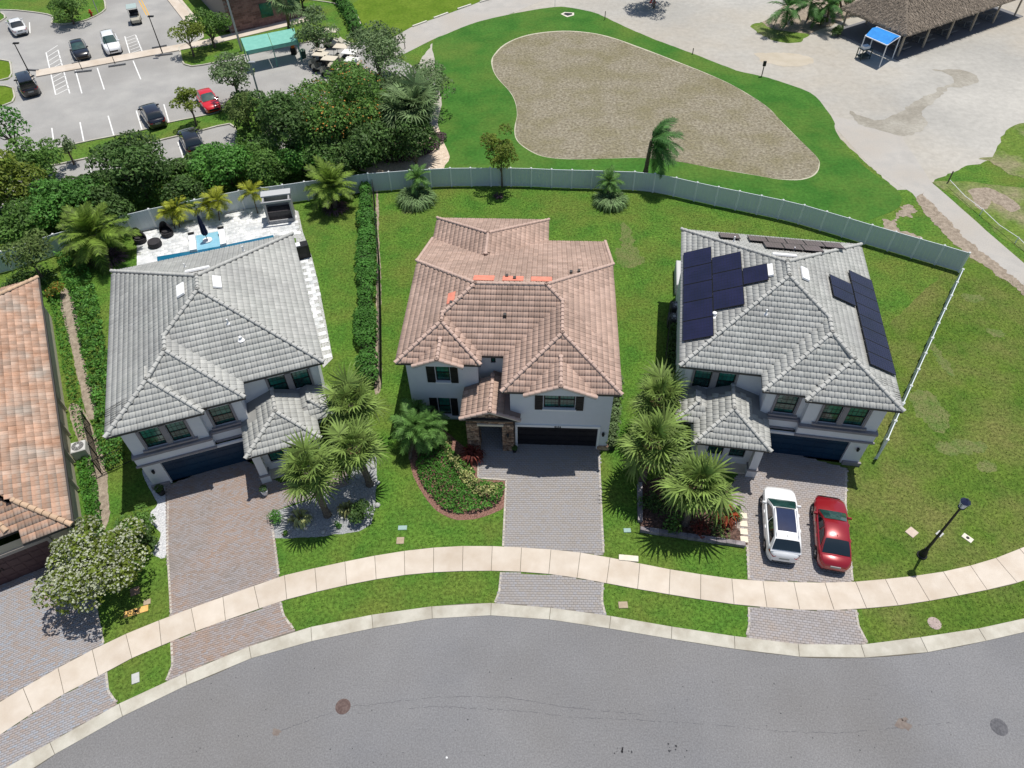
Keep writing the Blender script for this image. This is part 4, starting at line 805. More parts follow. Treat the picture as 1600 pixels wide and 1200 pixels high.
def tree(name,label,base,H,r,h0,m,n=2600,size=.16,cl=16,tr=.12,seed=1,lump=.42,cat='tree',group=None,flat=.8,blossom=None,shell=(.55,1),lean=(0,0),trunk=M_bark,dens=1.0):
    root=thing(name,label,cat,(base.x,base.y,0),0,group); cs=crown_clumps(r,h0,H,cl,seed,lump,flat); cs=[((c[0][0]+lean[0],c[0][1]+lean[1],c[0][2]),c[1]) for c in cs]
    V,F,T=cloud(cs,int(n*dens),size,seed,shell=shell); link('crown',npmesh('crown',V,F,T),m,root)
    b=MB(); g=random.Random(seed+5); top=Vector((lean[0]*.8,lean[1]*.8,h0+(H-h0)*.5)); mid=Vector((top.x*.4+g.uniform(-.1,.1),top.y*.4+g.uniform(-.1,.1),h0*.7))
    b.tube([(0,0,-.05),mid,top],[tr*1.25,tr,tr*.45],7)
    for c in cs[:7]: 
        q=Vector(c[0]); b.tube([mid+(top-mid)*g.uniform(0,.5),(mid+q)/2+Vector((0,0,.1)),q],[tr*.55,tr*.35,tr*.12],5)
    b.build('trunk',trunk,root)
    if blossom:
        bm,bn,bs=blossom; top_=[c for c in cs if c[0][2]>h0+(H-h0)*.35] or cs
        V,F,T=cloud(top_,bn,bs,seed+9,shell=(.93,1.12),up=.9,asp=.8); link('blossom',npmesh('blossom',V,F,T),bm,root)
    return root
def shrub(label,base,r,h,m,n=500,size=.09,seed=1,group=None,name='shrub',cat='shrub',cl=6,lump=.5,blossom=None):
    root=thing(name,label,cat,(base.x,base.y,0),0,group); V,F,T=cloud(crown_clumps(r,0.05,h,cl,seed,lump,.9),n,size,seed); link('foliage',npmesh('foliage',V,F,T),m,root)
    b=MB(); g=random.Random(seed)
    for i in range(5): a=g.uniform(0,6.28); b.tube([(0,0,0),(math.cos(a)*r*.5,math.sin(a)*r*.5,h*.6)],[.03,.01],5)
    b.build('stem',M_bark,root)
    if blossom: V,F,T=cloud(crown_clumps(r,0.05,h,cl,seed,lump,.9),blossom[1],blossom[2],seed+3,shell=(.95,1.05)); link('blossom',npmesh('blossom',V,F,T),blossom[0],root)
    return root
def hedge(label,pxs,w,h,m,n,size=.11,seed=1,z0=0,name='hedge',cat='hedge',wj=.2):
    P=[G(x,y,0) for x,y in pxs]; o=P[0]; root=thing(name,label,cat,o); cl=[]; g=random.Random(seed); core=MB()
    for a,b in zip(P,P[1:]):
        L=(b-a).length; k=max(1,int(L/(w*.55)))
        for i in range(k):
            c=a+(b-a)*(i+.5)/k-o; ww=w/2*g.uniform(1-wj,1+wj); hh=h*g.uniform(.85,1.12)
            cl.append(((c.x+g.uniform(-.1,.1),c.y+g.uniform(-.1,.1),hh*.52),(ww,ww,hh*.5)))
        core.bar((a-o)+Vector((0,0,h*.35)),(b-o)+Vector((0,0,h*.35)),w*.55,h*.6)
    V,F,T=cloud(cl,n,size,seed,up=.6,shell=(.75,1.05)); link('foliage',npmesh('foliage',V,F,T),m,root); core.build('filler_core',mat('dark_filler',(.02,.03,.012),None,rough=.95),root); return root  # core is a dark filler box inside the leaves, blocks the view through
# fronds
def feather(L=2.4,nl=24,ll=.55,lw=.07,rise=.25,droop=.75,seed=0,vee=.25):
    b=MB(); g=random.Random(seed); R=[]
    for i in range(13):
        t=i/12; R.append(Vector((L*(t-.10*t*t*droop),0,L*(rise*t-droop*t*t*.55))))
    b.tube(R,[.028*(1-.75*i/12) for i in range(13)],4,.7)
    def at(t): k=min(int(t*12),11); f=t*12-k; return R[k]*(1-f)+R[k+1]*f,(R[k+1]-R[k]).normalized()
    for i in range(nl):
        t=.14+.86*(i+.5)/nl; p,d=at(t); l=ll*(.45+.9*math.sin(math.pi*min(1,(t*.92+.06)))**.8)*g.uniform(.85,1.1)
        for s in (-1,1):
            side=Vector((0,s,0)); dr=(side*.9+d*(.45+.5*t)+Vector((0,0,vee-.25*g.random()))).normalized(); q=p+dr*l; q.z-=l*g.uniform(.12,.38); m_=p+dr*l*.5; m_.z+=.0
            w=d*lw*.5; tt=g.random(); b.add([p-w,p+w,m_+w*1.1,m_-w*1.1,q+w*.15,q-w*.15],[(0,1,2,3),(3,2,4,5)],tt)
    return b
def fan(R=1.0,pet=.9,nb=20,seed=0,span=140,droop=.45,fold=.25,w=.085):
    b=MB(); g=random.Random(seed); b.tube([(0,0,0),(pet*.5,0,.05),(pet,0,0)],[.022,.018,.012],4,.8); h=Vector((pet,0,0))
    for i in range(nb):
        a=math.radians(-span+2*span*(i+.5)/nb)+g.gauss(0,.03); l=R*(.72+.28*math.cos(a*.55))*g.uniform(.88,1.08)
        d=Vector((math.cos(a),math.sin(a),fold*.5*(1-abs(math.cos(a))))); n_=Vector((-math.sin(a),math.cos(a),0))
        p1=h+d*l*.5; p2=h+d*l*.8+Vector((0,0,-droop*l*.10)); p3=h+d*l+Vector((0,0,-droop*l*g.uniform(.25,.6))); tt=g.random()
        zz=Vector((0,0,.03)); w0=n_*w*.25; w1=n_*w*.62; w2=n_*w*.32
        b.add([h-w0,h+w0,p1+w1,p1-w1+zz*.6,p2+w2,p2-w2,p3+w2*.1,p3-w2*.1],[(0,1,2,3),(3,2,4,5),(5,4,6,7)],tt)
    return b
def frond_set(kind,m):
    out=[]
    for k in range(4):
        if kind=='feather': b=feather(2.7,24,.52,.08,.22,.75,k)
        elif kind=='date': b=feather(2.3,24,.42,.07,.20,.55,k,.3)
        elif kind=='gold': b=feather(1.25,12,.40,.075,.30,.85,k)
        elif kind=='small': b=feather(1.25,15,.28,.055,.25,.8,k)
        elif kind=='fan': b=fan((1.02,1.15,.9,1.1)[k],(.8,.95,.7,1.05)[k],(20,18,22,19)[k],k)
        elif kind=='dead': b=fan(.8,.6,16,k,droop=.9)
        me=b.mesh('frond'); me.materials.append(m); out.append(me)
    return out
FS={'fan':frond_set('fan',L_fan),'feather':frond_set('feather',L_feather),'date':frond_set('date',L_feather),'gold':frond_set('gold',L_gold),'coco':frond_set('feather',L_coco),'small':frond_set('small',L_robel),'dead':frond_set('dead',L_dead),'fan2':frond_set('fan',L_grayg)}
def palm(label,base,top,kind,n,elev=(80,-45),tr=(.16,.13),seed=1,scale=1.0,group=None,dead=0,wind=None,name='palm_tree',cat='palm tree',trunkm=M_pbark):
    o=Vector((base.x,base.y,0)); root=thing(name,label,cat,o,0,group); t=top-o; g=random.Random(seed)
    b=MB(); k=10; pts=[]; rad=[]
    for i in range(k+1):
        u=i/k; pts.append(Vector((t.x*u**1.15,t.y*u**1.15,-.05+(t.z+.05)*u))); rad.append((tr[0]*(1.35 if i==0 else 1)+(tr[1]-tr[0])*u)*(1+.07*(i%2)))
    b.tube(pts,rad,9); b.build('trunk',trunkm,root)
    for i in range(n+dead):
        u=(i+.5)/n if i<n else 1; az=i*2.39996+g.uniform(-.45,.45); el=elev[0]+(elev[1]-elev[0])*u**.85+g.uniform(-13,13)
        if i>=n: el=-62+g.uniform(-8,8)
        me=g.choice(FS[kind] if i<n else FS['dead']); s=scale*g.uniform(.78,1.18)*(1 if u>.15 else .8)
        if wind is not None and i<n:
            d=Vector((math.cos(az),math.sin(az)))+Vector(wind); az=math.atan2(d.y,d.x); el=min(el,70)
        R_=Matrix.Rotation(az,4,'Z')@Matrix.Rotation(-math.radians(el),4,'Y')@Matrix.Rotation(g.uniform(-.35,.35),4,'X')@Matrix.Scale(s,4)
        inst('frond',me,Matrix.Translation(t+Vector((0,0,-.05*u)))@R_,root)
    return root
def straps(label,base,r,h,m,n=260,seed=1,name='strap_leaf_plant',cat='plant',w=.05,parts=False,spread=1.0):
    root=thing(name,label,cat,(base.x,base.y,0)); g=random.Random(seed); b=MB()
    for i in range(n):
        a=g.uniform(0,6.283); q=math.sqrt(g.random())*r*.55*spread; c=Vector((math.cos(a)*q,math.sin(a)*q,0)); a2=a+g.gauss(0,.5); l=g.uniform(.75,1.1)*max(r*.62,h*.8); d=Vector((math.cos(a2),math.sin(a2),0)); n_=Vector((-d.y,d.x,0))*w/2
        p=[c,c+d*l*.3+Vector((0,0,h*g.uniform(.7,1))),c+d*l*.75+Vector((0,0,h*g.uniform(.6,.9))),c+d*l*1.05+Vector((0,0,h*g.uniform(.05,.4)))]; ww=[.8,1.1,.8,.1]
        vs=[]
        for k in range(4): vs+= [p[k]-n_*ww[k],p[k]+n_*ww[k]]
        b.add(vs,[(0,1,3,2),(2,3,5,4),(4,5,7,6)],g.random())
    b.build('leaves',m,root); return root
# fan palms
g3='fan palms in the front garden of the left grey house'; g4='fan palms in the planter of the solar roof house'
def T(px,py,z): return G(px,py,z)
palm('fan palm nearest the street in the gravel bed of the left grey house',T(512,805,0),T(480,737,4.0),'fan',30,tr=(.20,.16),seed=1,scale=1.0,group=g3,dead=4)
palm('middle fan palm of the gravel bed, with a bare brown trunk',T(578,757,0),T(554,697,3.6),'fan',26,tr=(.20,.16),seed=2,scale=.98,group=g3,dead=6)
palm('fan palm farthest back, beside the porch roof of the left grey house',T(566,690,0),T(548,632,3.6),'fan',30,tr=(.20,.16),seed=3,scale=1.06,group=g3,dead=4)
palm('fan palm nearest the stepping stones in the stone edged planter',T(1070,818,0),T(1093,757,3.4),'fan',36,tr=(.2,.16),seed=4,scale=1.18,group=g4,dead=4)
palm('middle fan palm over the left edge of the stone edged planter',T(1003,752,0),T(1022,690,3.8),'fan',26,tr=(.2,.16),seed=5,scale=1.22,group=g4,dead=8)
palm('fan palm farthest back, in front of the black fence of the solar roof house',T(1016,680,0),T(1031,620,3.6),'fan',27,tr=(.2,.16),seed=6,scale=1.1,group=g4,dead=5)
# feather palms
palm('large feathery palm behind the left end of the grey house, over a purple plant bed',T(166,406,0),T(145,366,2.3),'date',54,elev=(85,-30),tr=(.26,.24),seed=11,scale=1.25,name='date_palm')
palm('feathery palm on the lawn between the pool garden and the hedge',T(524,323,0),T(518,290,1.9),'date',44,elev=(85,-28),tr=(.22,.2),seed=12,scale=1.02,name='date_palm')
palm('coconut palm bent by the wind on the golf course behind the fence',T(1009,268,0),T(1018,219,3.9),'coco',26,elev=(70,-55),tr=(.2,.13),seed=13,scale=1.05,wind=(1.1,-.3),name='coconut_palm')
palm('dense green dwarf palm at the left tip of the red mulch bed',T(641,716,0),T(650,668,1.9),'small',44,elev=(85,-40),tr=(.09,.08),seed=14,scale=1.25,name='dwarf_palm')
palm('second dwarf palm crown against the wall under the shuttered windows',T(668,705,0),T(672,664,1.9),'small',34,elev=(85,-45),tr=(.08,.07),seed=15,scale=1.05,name='dwarf_palm')
palm('small dwarf palm at the left corner of the rose roof house',T(648,672,0),T(654,642,1.3),'small',24,elev=(85,-30),tr=(.07,.06),seed=16,scale=.95,name='dwarf_palm')
for i,(x0,y0,x1,y1,lab) in enumerate(((281,356,276,324,'yellow areca palm behind the black covered chairs'),(274,358,266,332,'lower yellow areca palm leaning left behind the black covered chairs'),(343,345,340,314,'yellow areca palm behind the closed blue umbrella'),(326,345,326,322,'lower yellow areca palm just left of the closed blue umbrella tip'),(403,334,394,302,'yellow areca palm beside the outdoor kitchen'))):
    palm(lab,T(x0,y0,0),T(x1,y1,1.6 if i not in(1,3) else 1.2),'gold',15,elev=(80,-25),tr=(.05,.04),seed=20+i,scale=1.0,name='areca_palm')
straps('round clump of blue green strap leaves at the fence near the hedge end',T(651,315,0),1.75,.75,L_strap,520,31,w=.07)
straps('round clump of blue green strap leaves at the fence near the coconut palm',T(953,318,0),1.55,.75,L_strap,460,32,w=.07)
palm('small palm growing out of the left strap leaf clump',T(650,309,0),T(652,278,1.7),'small',22,elev=(85,-35),tr=(.07,.06),seed=33,scale=1.05,name='dwarf_palm')
palm('small palm growing out of the right strap leaf clump',T(951,312,0),T(951,284,1.6),'small',22,elev=(85,-35),tr=(.07,.06),seed=34,scale=1.05,name='dwarf_palm')
palm('ragged palm with hanging dry fronds at the right end of the dense tree group',T(648,240,0),T(648,166,4.6),'fan2',40,tr=(.2,.16),seed=35,scale=1.5,dead=16,name='cabbage_palm')
palm('second ragged palm with hanging dry fronds inside the dense tree group',T(622,245,0),T(625,178,4.2),'fan2',34,tr=(.2,.16),seed=36,scale=1.3,dead=14,name='cabbage_palm')
palm('tall palm at the brick building at the top of the photo',T(452,42,0),T(445,3,4.5),'fan2',22,tr=(.2,.16),seed=37,scale=1.2,name='cabbage_palm')
for i,(x0,y0,x1,y1,s_) in enumerate(((1228,38,1231,12,1.5),(1262,30,1268,4,1.3),(1292,34,1296,8,1.3),(1315,18,1310,-10,1.3))):
    palm(['palm at the left end of the mulched island by the thatched hut','second palm from the left on the mulched island by the thatched hut','third palm from the left on the mulched island by the thatched hut','palm at the top edge of the mulched island by the thatched hut'][i],T(x0,y0,0),T(x1,y1,2.6),'coco',18,tr=(.14,.1),seed=40+i,scale=s_*.75,group='palms on the mulched island',name='palm_tree')
# broadleaf trees ------------------------------------------------
def tr_px(cx,cy,zc): return G(cx,cy,zc)
TL=[ # crown centre px, crown centre height, radius, top, bottom of crown, material, leaves, size, label, kwargs
 (208,262,3.0,3.5,5.4,.6,L_dark,5200,.17,'large dark green tree between the small car park and the fence',{}),
 (100,315,2.2,3.3,3.9,.2,L_hedge,5200,.15,'broad bright green tree against the fence left of the feathery palm',{}),
 (10,285,3.0,3.0,5.6,.6,L_yel,3600,.17,'yellow green tree at the left edge of the photo behind the fence',{}),
 (25,345,2.0,2.6,3.6,.3,L_mid,3000,.15,'mid green shrubby tree at the left edge against the fence',{}),
 (45,400,2.3,2.0,3.8,1.4,L_olive,1700,.13,'open crowned small tree in the corner of the neighbour garden',{}),
 (8,200,4.0,2.2,5.6,3,L_bright,900,.17,'sparse tree reaching over the car park at the left edge',{}),
 (350,252,2.2,3.1,3.9,.2,L_hedge,5000,.15,'bright green tree behind the pool fence near the parked black car',{}),
 (285,300,1.9,2.0,3.0,.2,L_dark,2000,.15,'dark purple green shrub mass behind the pool fence',{}),
 (410,255,2.4,2.6,4.0,.3,L_mid,4200,.15,'mid green tree behind the fence above the outdoor kitchen',{}),
 (452,195,4.0,3.8,6.4,.5,L_dark,7000,.16,'tall dark tree in the left half of the dense group, below the flame tree',{}),
 (535,160,4.6,4.8,7.2,1.4,L_mid,8200,.16,'wide flame tree with orange blossom in the middle of the dense tree group',dict(blossom=(L_orange,650,.08),cl=34,lump=.34)),
 (545,225,2.6,4.4,5.2,.4,L_dark,7600,.16,'deep shaded dark tree in front of the flame tree',{}),
 (480,245,2.2,2.5,3.9,.3,L_hedge,3200,.15,'bright green bush at the foot of the dense tree group by the fence',{}),
 (645,215,3.0,2.6,4.8,.3,L_dark,3600,.15,'dark tree at the right end of the dense tree group beside the pebble bed',{}),
 (640,125,3.8,3.8,6.0,.8,L_grayg,7000,.14,'fine leaved grey green tree at the corner of the cart path',{}),
 (588,80,3.4,3.5,5.6,.8,L_grayg,6000,.14,'fine leaved grey green tree above the golf carts',{}),
 (362,112,3.4,2.5,5.2,1.6,L_grayg,2600,.14,'grey green tree left of the green awning in the car park',{}),
 (382,172,2.4,2.0,3.8,.8,L_olive,2000,.13,'olive green tree on the grass island beside the red car',{}),
 (375,150,1.2,1.2,1.8,.3,L_hedge,1100,.12,'small bright round tree next to the red car',{}),
 (293,158,2.6,1.6,3.8,1.6,L_yel,1100,.14,'small yellow green tree partly hiding the red car',{}),
 (101,228,1.9,1.0,3.0,1.0,L_grayg,500,.13,'small sapling on the grass strip of the car park',{}),
 (292,55,2.4,2.0,3.6,1.5,L_yel,1500,.14,'small light green tree on the lawn corner by the car park path',{}),
 (325,38,2.6,2.4,4.2,1.0,L_mid,2200,.14,'mid green tree on the lawn left of the brick building',{}),
 (490,42,3.4,2.6,5.4,1.0,L_grayg,2800,.14,'upright grey green tree right of the green awning',{}),
 (105,14,1.8,2.4,3.4,.2,L_mid,3400,.13,'round clipped tree on the car park island at the top',{}),
 (600,170,3.6,3.6,5.8,.5,L_mid,6000,.15,'dark green tree between the flame tree and the ragged palms',{}),
 (165,325,1.8,2.6,3.2,.2,L_dark,3600,.15,'dark bush directly behind the fence above the large feathery palm',{}),
 (60,250,2.5,2.6,4.4,.4,L_mid,3600,.15,'mid green bush at the end of the small car park',{}),
 (418,160,3.2,2.2,4.6,.6,L_dark,3000,.15,'dark tree left of the flame tree beside the grey pole',{}),
 (783,236,3.5,1.9,5.9,1.8,L_yel,2600,.11,'slender young tree with a clear trunk standing against the fence behind the rose roof house',dict(tr=.07,lump=.34,cl=20)),
]
for i,(cx,cy,zc,r_,H,h0,m,n,sz,lab,kw) in enumerate(TL):
    b_=tr_px(cx,cy,zc); tree('broadleaf_tree' if H>3 else 'small_tree',lab,b_,H,r_,h0,m,n,sz,seed=100+i,**{**dict(cl=20 if r_>2.4 else 14,lump=.40,tr=.14 if r_>2 else .09),**kw})
for i,(cx,cy,r_,h) in enumerate(((470,-8,2.4,3.4),(1025,-14,3.6,5.2))):
    b_=G(cx,cy,2); tree('broadleaf_tree',['green tree at the top edge beside the brick building','dark leaved tree at the top edge casting a broken shadow on the sandy lot'][i],b_,h,r_,1.2,L_dark,3400,.16,seed=160+i,cl=16,lump=.36)
tree('flowering_tree','wide low tree covered in creamy white blossom beside the plum garage door',G(150,884,1.8),3.5,3.25,.9,L_yel,6000,.105,cl=46,seed=171,lump=.22,tr=.11,blossom=(L_blossom,3000,.07),shell=(.7,1.05),cat='tree')
shrub('small dark shrub between the white gravel strip and the flowering tree',G(212,818,.5),.95,1.5,L_mid,900,.09,172,cl=7)
shrub('second dark shrub in front of the first beside the white gravel strip',G(232,843,.5),.85,1.3,L_dark,800,.09,173,cl=7)
shrub('large dark clipped shrub at the corner of the gravel bed',G(561,800,.6),.75,1.5,L_dark,900,.08,174,name='clipped_shrub')
shrub('small round clipped ball shrub beside the rose brown driveway',G(432,808,.3),.42,.62,L_bright,600,.05,175,cl=9,lump=.62,name='ball_shrub')
shrub('tiny green tuft in the middle of the gravel bed',G(528,823,.1),.26,.26,L_bright,160,.06,176,cl=3)
shrub('tiny green tuft near the lower left corner of the gravel bed',G(443,834,.1),.22,.22,L_mid,120,.06,177,cl=3)
straps('yellow green agave ringed by pale stones in the gravel bed',G(469,812,.1),.62,.55,L_var,46,178,name='agave',w=.11)
straps('yellow green agave beside the large clipped shrub',G(543,798,.1),.55,.5,L_var,40,179,name='agave',w=.11)
shrub('dark red leaved shrub left of the stone porch',G(742,708,.3),.5,.9,L_red,260,.13,180,cl=4)
straps('red cordyline with upright leaves left of the stone porch',G(738,716,0),.5,.8,L_red,60,181,name='cordyline',w=.07)
straps('orange red cordyline at the corner of the stone edged planter near the stepping stones',G(1132,812,0),.5,.85,leafm('orange_leaf',(.22,.045,.015),.5),48,182,name='cordyline',w=.08)
straps('pale green grassy plant beside the top stepping stone',G(1147,806,0),.45,.4,L_strap,60,183,w=.05)
straps('blue grey agave under the fan palms in the planter',G(1045,775,0),.5,.45,L_strap,36,184,name='agave',w=.12)
for i,(x,y,m_,n_,lab) in enumerate(((1020,790,L_dark,500,'dark low plants in the left half of the stone edged planter'),(1052,815,L_mid,300,'mid green low plants near the lower planter edge'),(1100,825,L_red,200,'reddish brown low plants near the lower planter edge'),(1120,835,L_olive,160,'sparse olive plants in the lower right corner of the planter'))):
    shrub(lab,G(x,y,.2),.8,.6,m_,n_,.09,190+i,name='low_plant',cat='plant')
U=[(-80,440),(-80,260),(30,285),(40,315),(70,318),(140,292),(190,285),(250,272),(300,250),(370,232),(372,205),(420,190),(440,160),(500,130),(600,120),(655,150),(665,205),(640,240),(600,262),(560,275),(440,290),(300,314),(190,338),(80,368),(0,395)]
up_=[(p.x,p.y) for p in GP(U)]
# ground cover in the mulch bed of the centre house
def cover(name,label,px,m,n,h,size,seed,cat='ground cover',up=.7):
    p=spline(GP(px),4); X=np.array([q[0] for q in p]); Y=np.array([q[1] for q in p]); g=np.random.default_rng(seed)
    x=g.uniform(X.min(),X.max(),n*3); y=g.uniform(Y.min(),Y.max(),n*3); k=inpoly(x,y,p); x,y=x[k][:n],y[k][:n]; n=len(x)
    bump=.6+.4*np.sin(x*3.1+seed)*np.cos(y*2.7)+.25*np.sin(x*9)*np.sin(y*8.3); z=h*np.clip(bump,.2,1.3)*g.uniform(.55,1,n); P=np.stack([x,y,z],1)
    nn=g.normal(size=(n,3))*.6+np.array([0,0,up]); nn/=np.linalg.norm(nn,axis=1)[:,None]; a=np.cross(nn,g.normal(size=(n,3))); a/=np.linalg.norm(a,axis=1)[:,None]; b=np.cross(nn,a); s=size*g.uniform(.6,1.4,n)[:,None]
    V=np.stack([P-a*s,P-b*s*.5,P+a*s,P+b*s*.5],1).reshape(-1,3); o=link(name,npmesh(name,V,np.arange(4*n).reshape(-1,4),g.uniform(0,1,n)),m,None,'stuff'); tag(o,label,cat); return o
cover('ground_cover','dense green ground cover filling the red mulch bed',[(652,738),(672,775),(702,800),(740,802),(772,792),(786,775),(785,757),(745,752),(740,735),(700,700),(680,690),(655,715)],L_gcover,5200,.55,.075,200)
cover('variegated_ground_cover','pale yellow variegated plants running through the mulch bed',[(692,690),(705,688),(708,715),(735,728),(742,752),(775,760),(782,775),(760,782),(730,765),(715,742),(700,720),(688,700)],L_var,2000,.68,.07,201)
cover('ground_cover','bright green ground cover strip between the orange roof and the left grey house',[(90,385),(128,395),(155,470),(172,570),(185,640),(196,700),(190,722),(165,732),(150,680),(148,640),(130,560),(112,470),(95,420)],L_hedge,11000,.75,.11,202)
cover('ground_cover','narrow green planting along the wall of the orange roof house',[(78,458),(98,470),(115,560),(132,640),(138,680),(128,690),(112,640),(98,560),(85,500)],L_gcover,3200,.5,.09,203)
cover('ground_cover','green planting between the air conditioner and the flowering tree',[(120,705),(142,712),(155,770),(162,820),(175,850),(150,850),(135,800),(124,740)],L_gcover,2600,.4,.09,204)
hedge('tall leafy hedge between the left grey house and the rose roof house',[(573,292),(575,360),(574,440),(575,520),(577,603)],1.45,1.35,L_bright,11000,.10,210,wj=.35)
hedge('narrow climbing hedge against the right wall of the rose roof house',[(955,705),(962,640),(966,600)],.6,.9,L_grayg,1300,.08,211)
hedge('shaded dark hedge beside the left wall of the solar roof house',[(1046,590),(1053,520)],.9,.9,L_dark,1200,.09,212)
hedge('clipped hedge row behind the brick building running up to the grass',[(522,-10),(548,30),(560,60)],1.6,1.6,L_bright,2600,.13,213)
hedge('low purple shrub border beside the tan pebble bed',[(600,252),(640,248),(670,235),(688,215)],1.5,.6,L_purple,2200,.10,214)
hedge('dark hedge at the back of the small car park',[(40,330),(130,300),(230,282),(300,275)],1.8,1.6,L_dark,4200,.14,215)
for i,(x,y) in enumerate(((170,406),(524,327),(779,308))):
    straps(['ring of purple plants at the foot of the large feathery palm','ring of purple and pale plants at the foot of the lawn palm','small pink flowering plants at the foot of the slender young tree'][i],G(x,y,0),(1.5,1.2,.5)[i],.3,L_purple,(200,150,40)[i],220+i,w=.06)
shrub('yellow and orange flowering shrub at the corner of the neighbour roof',G(80,455,.6),.8,1.2,L_yel,700,.08,230,blossom=(L_orange,90,.07))
cover('undergrowth','dark leafy undergrowth filling the tree belt behind the fence',U,L_mid,26000,1.5,.16,205,cat='undergrowth')
cover('dark_shrubs','dark shrubs in the corner behind the neighbour house',[(20,430),(60,425),(90,430),(88,445),(55,450),(5,470)],L_dark,1200,.5,.1,231)  # low shrubs in the plain dark leaf colour
for i,(x,y) in enumerate(((1310,52),(1298,10),(1325,5),(1340,18),(1272,20),(1282,36))):
    shrub(['dark green shrub nearest the thatched hut on the mulched island','green shrub high on the mulched island','green shrub at the top right of the mulched island','round shrub under the thatched roof edge','green shrub near the second palm on the mulched island','low shrub in the middle of the mulched island'][i],G(x,y,.4),.9,1.1,L_mid if i%2 else L_dark,420,.12,240+i,group='shrubs on the mulched island')
# ------------------------------------------------------------------ grass blades over the gardens near the camera
gp=[(p[0],p[1]) for p in GP([(-60,400),(160,345),(441,300),(703,291),(960,297),(1156,330),(1500,425),(1760,470),(1900,700),(1620,975),(1450,1002),(1282,1015),(1100,995),(900,962),(773,950),(538,975),(400,1012),(183,1108),(100,1150),(-60,1150)])]
n=330000; X=np.array([p[0] for p in gp]); Y=np.array([p[1] for p in gp]); g=np.random.default_rng(3); x=g.uniform(X.min(),X.max(),n); y=g.uniform(Y.min(),Y.max(),n)
k=inpoly(x,y,gp)
for poly in HARD: k&=~inpoly(x,y,poly)
sw=[tuple(p) for p in wu]+[tuple(p) for p in reversed(wl)]; kb_=[tuple(p) for p in ku]+[tuple(p) for p in reversed(kl)]+[(60,-20),(-60,-20)]
k&=~inpoly(x,y,sw); k&=~inpoly(x,y,[tuple(p) for p in ku]+[(60,-20),(-60,-20)])
for Hh,rects,mx in ((H1,[(-5.8,6.3,.5,16.5)],None),(H2,[(.4,11.5,.3,14.3)],None),(H3,[(.4,11.5,.3,14.3)],5.07)):
    c,s=math.cos(Hh.rotation_euler.z),math.sin(Hh.rotation_euler.z); lx=(x-Hh.location.x)*c+(y-Hh.location.y)*s; ly=-(x-Hh.location.x)*s+(y-Hh.location.y)*c
    if mx: lx=mx-lx
    for (a,b_,c_,d_) in rects: k&=~((lx>a)&(lx<b_)&(ly>c_)&(ly<d_))
x,y=x[k],y[k]; n=len(x); a=g.uniform(0,6.283,n); w=g.uniform(.014,.03,n); h=g.uniform(.03,.075,n); ln=g.uniform(.02,.09,n)
V=np.stack([np.stack([x-np.cos(a)*w,y-np.sin(a)*w,np.full(n,.0)],1),np.stack([x+np.cos(a)*w,y+np.sin(a)*w,np.full(n,.0)],1),np.stack([x-np.sin(a)*ln,y+np.cos(a)*ln,h],1)],1).reshape(-1,3)
V=V.reshape(n,3,3); rl=[(p.x,p.y) for p in GP([(1330,560),(1420,480),(1500,400),(1520,400),(1600,455),(1750,560),(2300,600),(2100,900),(1600,1000),(1355,1012),(1340,960),(1331,905),(1322,790),(1322,735)])]; kr=inpoly(x,y,rl); nr=int(kr.sum())
o=link('grass',npmesh('grass',V[kr].reshape(-1,3),np.arange(3*nr).reshape(-1,3),g.uniform(0,1,nr)),mat('dry_grass_blade',(.072,.155,.020),(.115,.19,.028),.5,.9,c3=(.155,.18,.045),s3=.24,tint=.5,spec=.15,trans=.1),None,'stuff'); tag(o,'thin yellowing grass of the open lawn on the right side','grass')
V=V[~kr].reshape(-1,3); n=len(V)//3
o=link('grass',npmesh('grass',V,np.arange(3*n).reshape(-1,3),g.uniform(0,1,n)),mat('grass_blade',(.056,.155,.018),(.098,.20,.026),.5,.9,c3=(.145,.19,.034),s3=.22,tint=.5,spec=.15,trans=.1),None,'stuff'); tag(o,'short mown grass blades of the lawns','grass')
# ------------------------------------------------------------------ pool garden of the left house
M_marb=mat('white_travertine',(.60,.61,.61),(.78,.78,.77),1.6,.6,c3=(.45,.47,.48),s3=1.1,tint=.08,detail=8)
deck=GP([(214,364),(300,344),(420,318),(466,330),(473,362),(487,400),(497,440),(520,560),(505,575),(480,480),(462,372),(430,372),(240,415),(214,418)])
drive(deck,M_marb,.32,.6,.4,.006,name='pool_deck',bedm=mat('deck_grout',(.42,.42,.41),None,rough=.9),full=True)
ground('rock_bed',GP([(216,360),(300,340),(420,316),(418,328),(300,356),(262,364),(240,362)]),.008,M_ggrav,edge=.05)
M_water=mat('pool_water',(.008,.11,.20),(.010,.13,.23),1.2,.06,spec=.6,coat=.5); M_shal=mat('shallow_pool_water',(.22,.46,.58),(.26,.50,.62),2,.06,spec=.6,coat=.5)
def slab(name,px,z0,z1,m,kind='structure'):
    b=MB(); b.prism([(p.x,p.y) for p in GP(px,z1)],z0,z1); o=b.build(name,m); o['kind']=kind; return o
slab('pool',[(245,401),(310,390),(360,381),(427,367),(430,385),(340,402),(247,420)],.0,.048,M_water); slab('pool_ledge',[(306,368),(343,361),(344,384.5),(308,391)],.0,.052,M_shal)
slab('pool_coping',[(214,400),(245,400),(247,420),(214,424)],.0,.055,M_marb)
